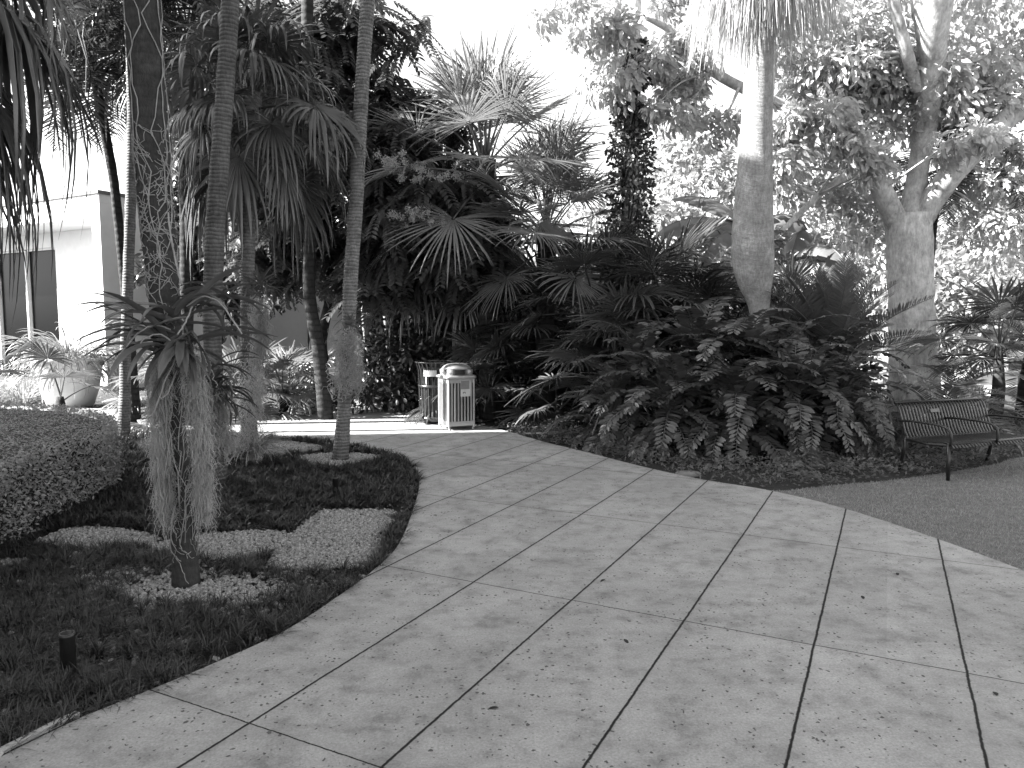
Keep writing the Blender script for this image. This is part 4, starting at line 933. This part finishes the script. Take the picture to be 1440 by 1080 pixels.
# =============================================================== leathery shrubs (front mass)
ZAM = pinset('zam', M['zamia'], (76, 60, 44, 28, 12, -4), L=1.1, nl=18, ll=.18, lw=.07, arch=1.75, tmpl=leaf_t(.36, .12, .08, 4, .62), fwd=.4, vee=.05, twist=.22, start=.22)
G_Z = 'leathery-leaved cycad shrubs along the path'
for k_, (x, y, h, s, n, lb) in enumerate([(1.35, 9.75, .45, .85, 34, 'leathery cycad shrub at the left end of the row beside the path'), (2.0, 9.15, .55, .95, 40, 'leathery cycad shrub second from the left, drooping to the path edge'), (2.75, 8.9, .65, 1., 42, 'leathery cycad shrub at the front middle of the row'), (3.45, 8.95, .7, 1., 42, 'leathery cycad shrub at the front, just left of the last one near the lawn'), (4.1, 9.3, .6, .95, 38, 'leathery cycad shrub at the right end facing the lawn'), (2.5, 9.9, 1.1, 1.1, 42, 'taller leathery cycad shrub behind the front row at left'), (2.95, 9.6, 1.1, 1.0, 40, 'topmost leathery cycad shrub crowning the middle of the mound'), (4.1, 9.85, .9, 1.0, 38, 'tall leathery cycad shrub right of the thick grey palm base'), (1.75, 9.9, .9, .95, 36, 'leathery cycad shrub behind the left end of the row'), (3.5, 9.75, .85, 1.05, 40, 'taller leathery cycad shrub at the foot of the thick grey palm'), (4.4, 10.2, .9, 1., 36, 'leathery cycad shrub between the grey palm and the upright cycad')]):
    t = thing('leathery_cycad', lb, 'cycad', (x, y, 0), 0, G_Z)
    MB().tube([(0, 0, -.05), (.03, 0, h * .5), (0, 0, h)], [.13, .12, .09], 9, jit=.15).obj('trunk', M['bark5'], t)
    crown(t, ZAM, n, (0, 0, h), scale=s, sj=.2, zj=.15)
# upright stiff cycad and low arching ones by the bench
CYC = pinset('cyc', M['cycad'], (84, 74, 62, 48, 30), L=1.45, nl=44, ll=.26, lw=.026, arch=.5, fwd=.5, vee=.5, ldroop=.05, twist=.15, start=.08)
CYA = pinset('cya', M['cycad'], (55, 35, 15, 0), L=1.6, nl=40, ll=.28, lw=.028, arch=1.5, fwd=.5, vee=.3, ldroop=.1, twist=.2)
def cyc(name, lb, x, y, h, fs, n, s, az=(0, 2 * PI)):
    t = thing(name, lb, 'cycad', (x, y, 0), 0, 'feathery cycads at the right')
    MB().tube([(0, 0, -.05), (.02, 0, h * .5), (0, 0, h)], [.2, .19, .13], 12, jit=.18).obj('trunk', M['bark5'], t)
    crown(t, fs, n, (0, 0, h), scale=s, az=az)
cyc('upright_cycad', 'tall upright stiff cycad with spear-like fronds left of the forked trunk', 4.6, 10.6, 1.25, CYC, 40, .95)
cyc('upright_cycad', 'upright cycad half hidden below the banana leaves', 4.3, 11.2, .9, CYC, 30, 1.)
cyc('arching_cycad', 'arching feathery cycad right behind the bench', 5.6, 9.7, .4, CYA, 22, .72)
cyc('arching_cycad', 'arching feathery cycad in shadow between the bench and the forked trunk', 6.5, 10.8, .45, CYA, 20, .8)
cyc('arching_cycad', 'dark arching cycad at the right edge beyond the bench', 8.6, 12.2, 1.15, CYA, 18, 1.)
# feather palm fronds hanging at the right
palm('feather_palm', 'feather palm with dark fronds hanging beside the forked tree at the right', [(1300, 600, 16), (1300, 450, 13), (1312, 300, 13), (1345, 225, 15)], 13.2, M['bark5'], PINN, 22, .9)
# low block walls
lw = thing('block_wall', 'low pale stepped block wall at the right edge beyond the bench', 'wall', (9.6, 14.6, 0))
MB().box((-.6, 0, -.05), (2.5, .4, .62)).obj('wall', M['block'], lw, False)
MB().box((-1.1, -.5, -.05), (-.604, .4, .42)).obj('step', M['block'], lw, False)
MB().box((-.25, -.45, -.05), (2.5, -.004, .36)).obj('step', M['block'], lw, False)
MB().box((-6.2, 3.4, -.05), (2.5, 3.8, .75)).obj('wall', M['stucco'], lw, False)
# =============================================================== litter bins
def rsq(s, r, z, n=6):                       # rounded square ring
    v = []
    for cx, cy, a0 in ((1, 1, 0), (-1, 1, 90), (-1, -1, 180), (1, -1, 270)):
        for a in np.linspace(a0, a0 + 90, n): v.append((cx * (s - r) + r * math.cos(math.radians(a)), cy * (s - r) + r * math.sin(math.radians(a)), z))
    return np.array(v)
def loft(rings, capb=True, capt=True):
    mb = MB(); n = len(rings[0]); i = np.arange(n); j = (i + 1) % n
    v = np.concatenate(rings); fs = [np.stack([i + k * n, j + k * n, j + (k + 1) * n, i + (k + 1) * n], 1) for k in range(len(rings) - 1)]
    mb.add(v, np.concatenate(fs))
    if capb: mb.ngon(rings[0][::-1])
    if capt: mb.ngon(rings[-1])
    return mb
bc = G(642, 603)
bn = thing('litter_bin', 'pale square slatted metal litter bin with domed lid and paper notice', 'litter bin', (bc[0], bc[1], .012), math.radians(27))
S = .20
mb = MB()                                    # slatted shell
for ang in range(4):
    c, s_ = math.cos(ang * PI / 2), math.sin(ang * PI / 2); X = [[c, s_, 0], [-s_, c, 0], [0, 0, 1]]
    for q in np.linspace(-S + .045, S - .045, 7):
        if ang == 0 or True: mb.box((q - .013, -S - .006, .13), (q + .013, -S + .004, .70), X)
    mb.box((-S, -S - .008, .06), (S, -S + .006, .128), X); mb.box((-S, -S - .008, .702), (S, -S + .006, .76), X)
    mb.tube(np.array([[-S, -S, .03], [-S, -S, .76]]) @ np.array(X), .017, 8)
mb.obj('slatted_shell', M['steel'], bn, False)
loft([rsq(S - .03, .03, .07), rsq(S - .03, .03, .75)]).obj('liner', M['blackm'], bn)
loft([rsq(S + .01, .04, .76), rsq(S + .045, .06, .775), rsq(S + .048, .06, .80), rsq(S + .03, .07, .815), rsq(S - .01, .09, .82)]).obj('collar', M['steel'], bn)
lid = loft([rsq(S - .015, .13, .895), rsq(S + .0, .13, .905), rsq(S - .004, .13, .925), rsq(S - .03, .13, .955), rsq(S - .075, .11, .978), rsq(S - .14, .055, .987)]).obj('lid', M['steel'], bn)
for a in range(4):
    mb = MB(); X = [[math.cos(a * PI / 2), math.sin(a * PI / 2), 0], [-math.sin(a * PI / 2), math.cos(a * PI / 2), 0], [0, 0, 1]]
    p = np.array([[-S + .06, -S + .06, .81], [-S + .055, -S + .055, .90]]) @ np.array(X); mb.tube(p, [.062, .062], 10); mb.obj('lid_post', M['steel'], bn)
loft([rsq(S - .055, .06, .815), rsq(S - .055, .06, .90)]).obj('opening', M['blackg'], bn)
for sx in (-1, 1):
    for sy in (-1, 1): lathe([(0, -.012), (.022, -.012), (.022, .0), (.012, .01), (.012, .07), (0, .07)], 12, (sx * (S - .01), sy * (S - .01), .012)).obj('foot', M['steel'], bn)
nt_ = MB().box((-.02, -S - .013, .50), (.14, -S - .009, .745)).obj('notice', M['label'], bn, False)
MB().box((-.015, -S - .0165, .61), (.125, -S - .0135, .74)).obj('notice_print', M['labeld'], nt_, False)
mb = MB(); th = np.linspace(0, PI, 9); mb.tube(np.stack([.04 + .018 * np.cos(th), np.full(9, -S - .015), .545 + .022 * np.sin(th)], 1), .0045, 5); mb.obj('notice_symbol', M['ink'], nt_)
# round dark bin behind
bc = G(613, 597); bc = np.array([-1.22, 11.75, .012])
b2 = thing('round_bin', 'dark round steel-slat litter bin partly hidden behind the pale one', 'litter bin', tuple(bc))
mb = MB()
for a in np.arange(26) / 26 * 2 * PI:
    d_ = np.array([math.cos(a), math.sin(a), 0]); pts = [d_ * r + [0, 0, z] for r, z in ((.245, .07), (.255, .3), (.265, .6), (.275, .85), (.315, .97))]
    mb.ribbon(pts, .032, d_)
    
mb.obj('slats', M['blackg'], b2)
lathe([(.25, .05), (.265, .05), (.268, .12), (.25, .12), (.25, .05)], 40).obj('band', M['blackg'], b2)
lathe([(.262, .58), (.275, .58), (.277, .62), (.264, .62), (.262, .58)], 40).obj('band', M['blackg'], b2)
mb = MB(); th = np.arange(41) / 40 * 2 * PI; mb.tube(np.stack([.32 * np.cos(th), .32 * np.sin(th), np.full(41, .975)], 1), .012, 8, cap=False); mb.obj('rim', M['blackg'], b2)
lathe([(0, .06), (.225, .06), (.235, .9), (.2, .9), (.19, .1), (0, .1)], 32).obj('liner', M['blackm'], b2)
mb = MB(); aa = np.radians(np.linspace(-125, -80, 6)); v = np.array([[(.283 * math.cos(a), .283 * math.sin(a), z) for a in aa] for z in (.76, .86)]).reshape(-1, 3)
mb.add(v, [[i, i + 1, i + 7, i + 6] for i in range(5)]); mb.obj('plate', M['label'], b2)
# =============================================================== bench
R1, F1, R2 = G(1272, 662), G(1333, 675), G(1395, 650)
ex = (R2 - R1)[:2]; Lb = np.linalg.norm(ex); ang = math.atan2(ex[1], ex[0])
be = thing('park_bench', 'dark slatted metal park bench with curved armrests at the edge of the lawn', 'bench', (R1[0], R1[1], 0), ang)
be.scale = (1, 1, .9); Dp = -.56                                     # front is towards -Y locally
prof_s = [(.0, .40), (-.1, .385), (-.25, .395), (-.40, .42), (-.50, .43), (-.545, .41), (-.55, .37)]
prof_b = [(.0, .40), (.04, .46), (.07, .56), (.11, .68), (.145, .78), (.165, .815), (.185, .80)]
xs_ = np.arange(.02, Lb - .01, .0475)
for nm, pf in (('seat', prof_s), ('backrest', prof_b)):
    mb = MB()
    for x0 in xs_:
        p = np.array([(x0 + .012, y_, z_) for y_, z_ in pf]); a, _ = smooth_path(p, [1] * len(p), 14)
        nrm = np.array([0, .25, 1.]) if nm == 'seat' else np.array([0, -1., .3])
        t = np.gradient(a, axis=0); t /= np.linalg.norm(t, axis=1)[:, None]; nn = np.cross(np.array([1., 0, 0]), t)
        q = np.stack([a + nn * s1 * .004 + np.array([s2 * .013, 0, 0]) for s1, s2 in ((-1, -1), (-1, 1), (1, 1), (1, -1))], 1)
        k = len(a); ii = np.arange(k - 1)[:, None]; jj = np.arange(4)[None]
        mb.add(q, np.stack([ii * 4 + jj, ii * 4 + (jj + 1) % 4, (ii + 1) * 4 + (jj + 1) % 4, (ii + 1) * 4 + jj], -1).reshape(-1, 4))
    for y_, z_, r_ in ((prof_s[0][0], .392, .018), (-.5, .41, .018)) if nm == 'seat' else ((prof_b[-2][0], .815, .014),):
        mb.tube([(0, y_, z_), (Lb, y_, z_)], r_, 8)
    mb.obj(nm, M['blackm'], be)
for x0 in (0, Lb / 2, Lb):
    p = [(x0, .085, .60), (x0, -.02, .618), (x0, -.30, .622), (x0, -.46, .615), (x0, -.52, .585), (x0, -.545, .50), (x0, -.53, .40)]
    a, r = smooth_path(p, [.014] * 7, 24); MB().tube(a, r, 8).obj('armrest', M['blackm'], be)
for x0 in (0, Lb):
    for p in ([(x0, -.51, .42), (x0, -.52, .2), (x0, -.525, -.0)], [(x0, .0, .42), (x0, .02, .25), (x0, .07, .0)]):
        MB().tube(p, .019, 8).obj('leg', M['blackm'], be)
    MB().tube([(x0, -.51, .40), (x0, -.25, .375), (x0, 0, .39)], .016, 8).obj('side_rail', M['blackm'], be)
n0 = np.array([0, -.93, .33]); tn = np.array([0, .33, .93]); c = np.array([Lb * .40, .115, .70])
mb = MB(); q = [c + np.array([sx * .07, 0, 0]) + tn * sz * .022 + n0 * o for o in (.004, .010) for sx, sz in ((-1, -1), (1, -1), (1, 1), (-1, 1))]
mb.add(q, [[3, 2, 1, 0], [4, 5, 6, 7], [0, 1, 5, 4], [1, 2, 6, 5], [2, 3, 7, 6], [3, 0, 4, 7]]); mb.obj('plaque', M['plate'], be, False)
# =============================================================== small things
for k_, (px, py, h, r, lb) in enumerate([(97, 945, .19, .033, 'short dark cylindrical garden light in the grass at lower left'), (472, 690, .13, .03, 'small dark garden light in the grass near the gravel patch')]):
    c = G(px, py); t = thing('garden_light', lb, 'garden light', (c[0], c[1], 0), 0, 'garden lights in the bed')
    lathe([(0, -.05), (r, -.05), (r, h * .9), (r * 1.04, h * .91), (r * 1.04, h), (r * .85, h), (r * .85, h - .03), (0, h - .03)], 24).obj('housing', M['blackm'], t)
    lathe([(0, h - .028), (r * .8, h - .028), (0, h - .026)], 20).obj('lens', M['glass'], t)
# pale flat stone at the border
c = G(968, 667); mb = MB(); u_ = unit(260); v = u_ * np.array([.13, .09, .05]) * (1 + .15 * np.sin(u_ * 5).sum(1))[:, None]
th = np.linspace(0, 2 * PI, 16, endpoint=False)
rings = [np.stack([.13 * s * np.cos(th) * (1 + .12 * np.sin(3 * th + 1)), .085 * s * np.sin(th) * (1 + .1 * np.cos(2 * th)), np.full(16, z)], 1) for s, z in ((1, -.02), (1.02, .008), (.85, .022), (.5, .028))]
o = loft(rings).obj('flat_stone', M['rock'], None, True, (c[0], c[1] + .03, 0)); tag(o, 'pale flat stone at the edge of the path below the leathery shrubs', 'stone')
# fallen leaves on the concrete
spots = [(848, 819, 'fallen leaf lying in the second row of slabs'), (1213, 843, 'fallen leaf on the right side of the path'), (612, 727, 'fallen leaf near the bed edge'), (1262, 810, 'fallen leaf just below the lawn edge'), (695, 1000, 'fallen leaf at the bottom centre of the path'), (880, 905, 'fallen leaf in the middle slab row'), (1400, 980, 'fallen leaf at the lower right of the path'), (450, 850, 'fallen leaf close to the bed curve')]
for px, py, lb in spots:
    c = G(px, py); mb = MB(); v = L_OV[0] * np.array([.05, .05, .03]); mb.add(v - [0, .02, 0], L_OV[1])
    o = mb.obj('fallen_leaf', M['bark1'], None, True, (c[0], c[1], .0165)); o.rotation_euler = (0, 0, U(0, 6.3)); tag(o, lb, 'leaf', 'fallen leaves on the path')
# curb strip at the bed edge bottom left
cp = curve([(-2.9, 1.75), G(-60, 1090)[:2], G(0, 1060)[:2], G(80, 1020)[:2], G(110, 1006)[:2]])
v = np.c_[cp, np.full(len(cp), .0)]; mb = MB(); t = np.gradient(v, axis=0); t /= np.linalg.norm(t, axis=1)[:, None]; nn = np.stack([-t[:, 1], t[:, 0], 0 * t[:, 0]], 1)
q = np.stack([v - nn * .014 - [0, 0, .03], v - nn * .014 + [0, 0, .018], v + nn * .014 + [0, 0, .018], v + nn * .014 - [0, 0, .03]], 1); k = len(v); ii = np.arange(k - 1)[:, None]; jj = np.arange(4)[None]
mb.add(q, np.stack([ii * 4 + jj, ii * 4 + (jj + 1) % 4, (ii + 1) * 4 + (jj + 1) % 4, (ii + 1) * 4 + jj], -1).reshape(-1, 4))
tag(mb.obj('path_edging', M['concrete2'], None, False), kind='structure', label=None)
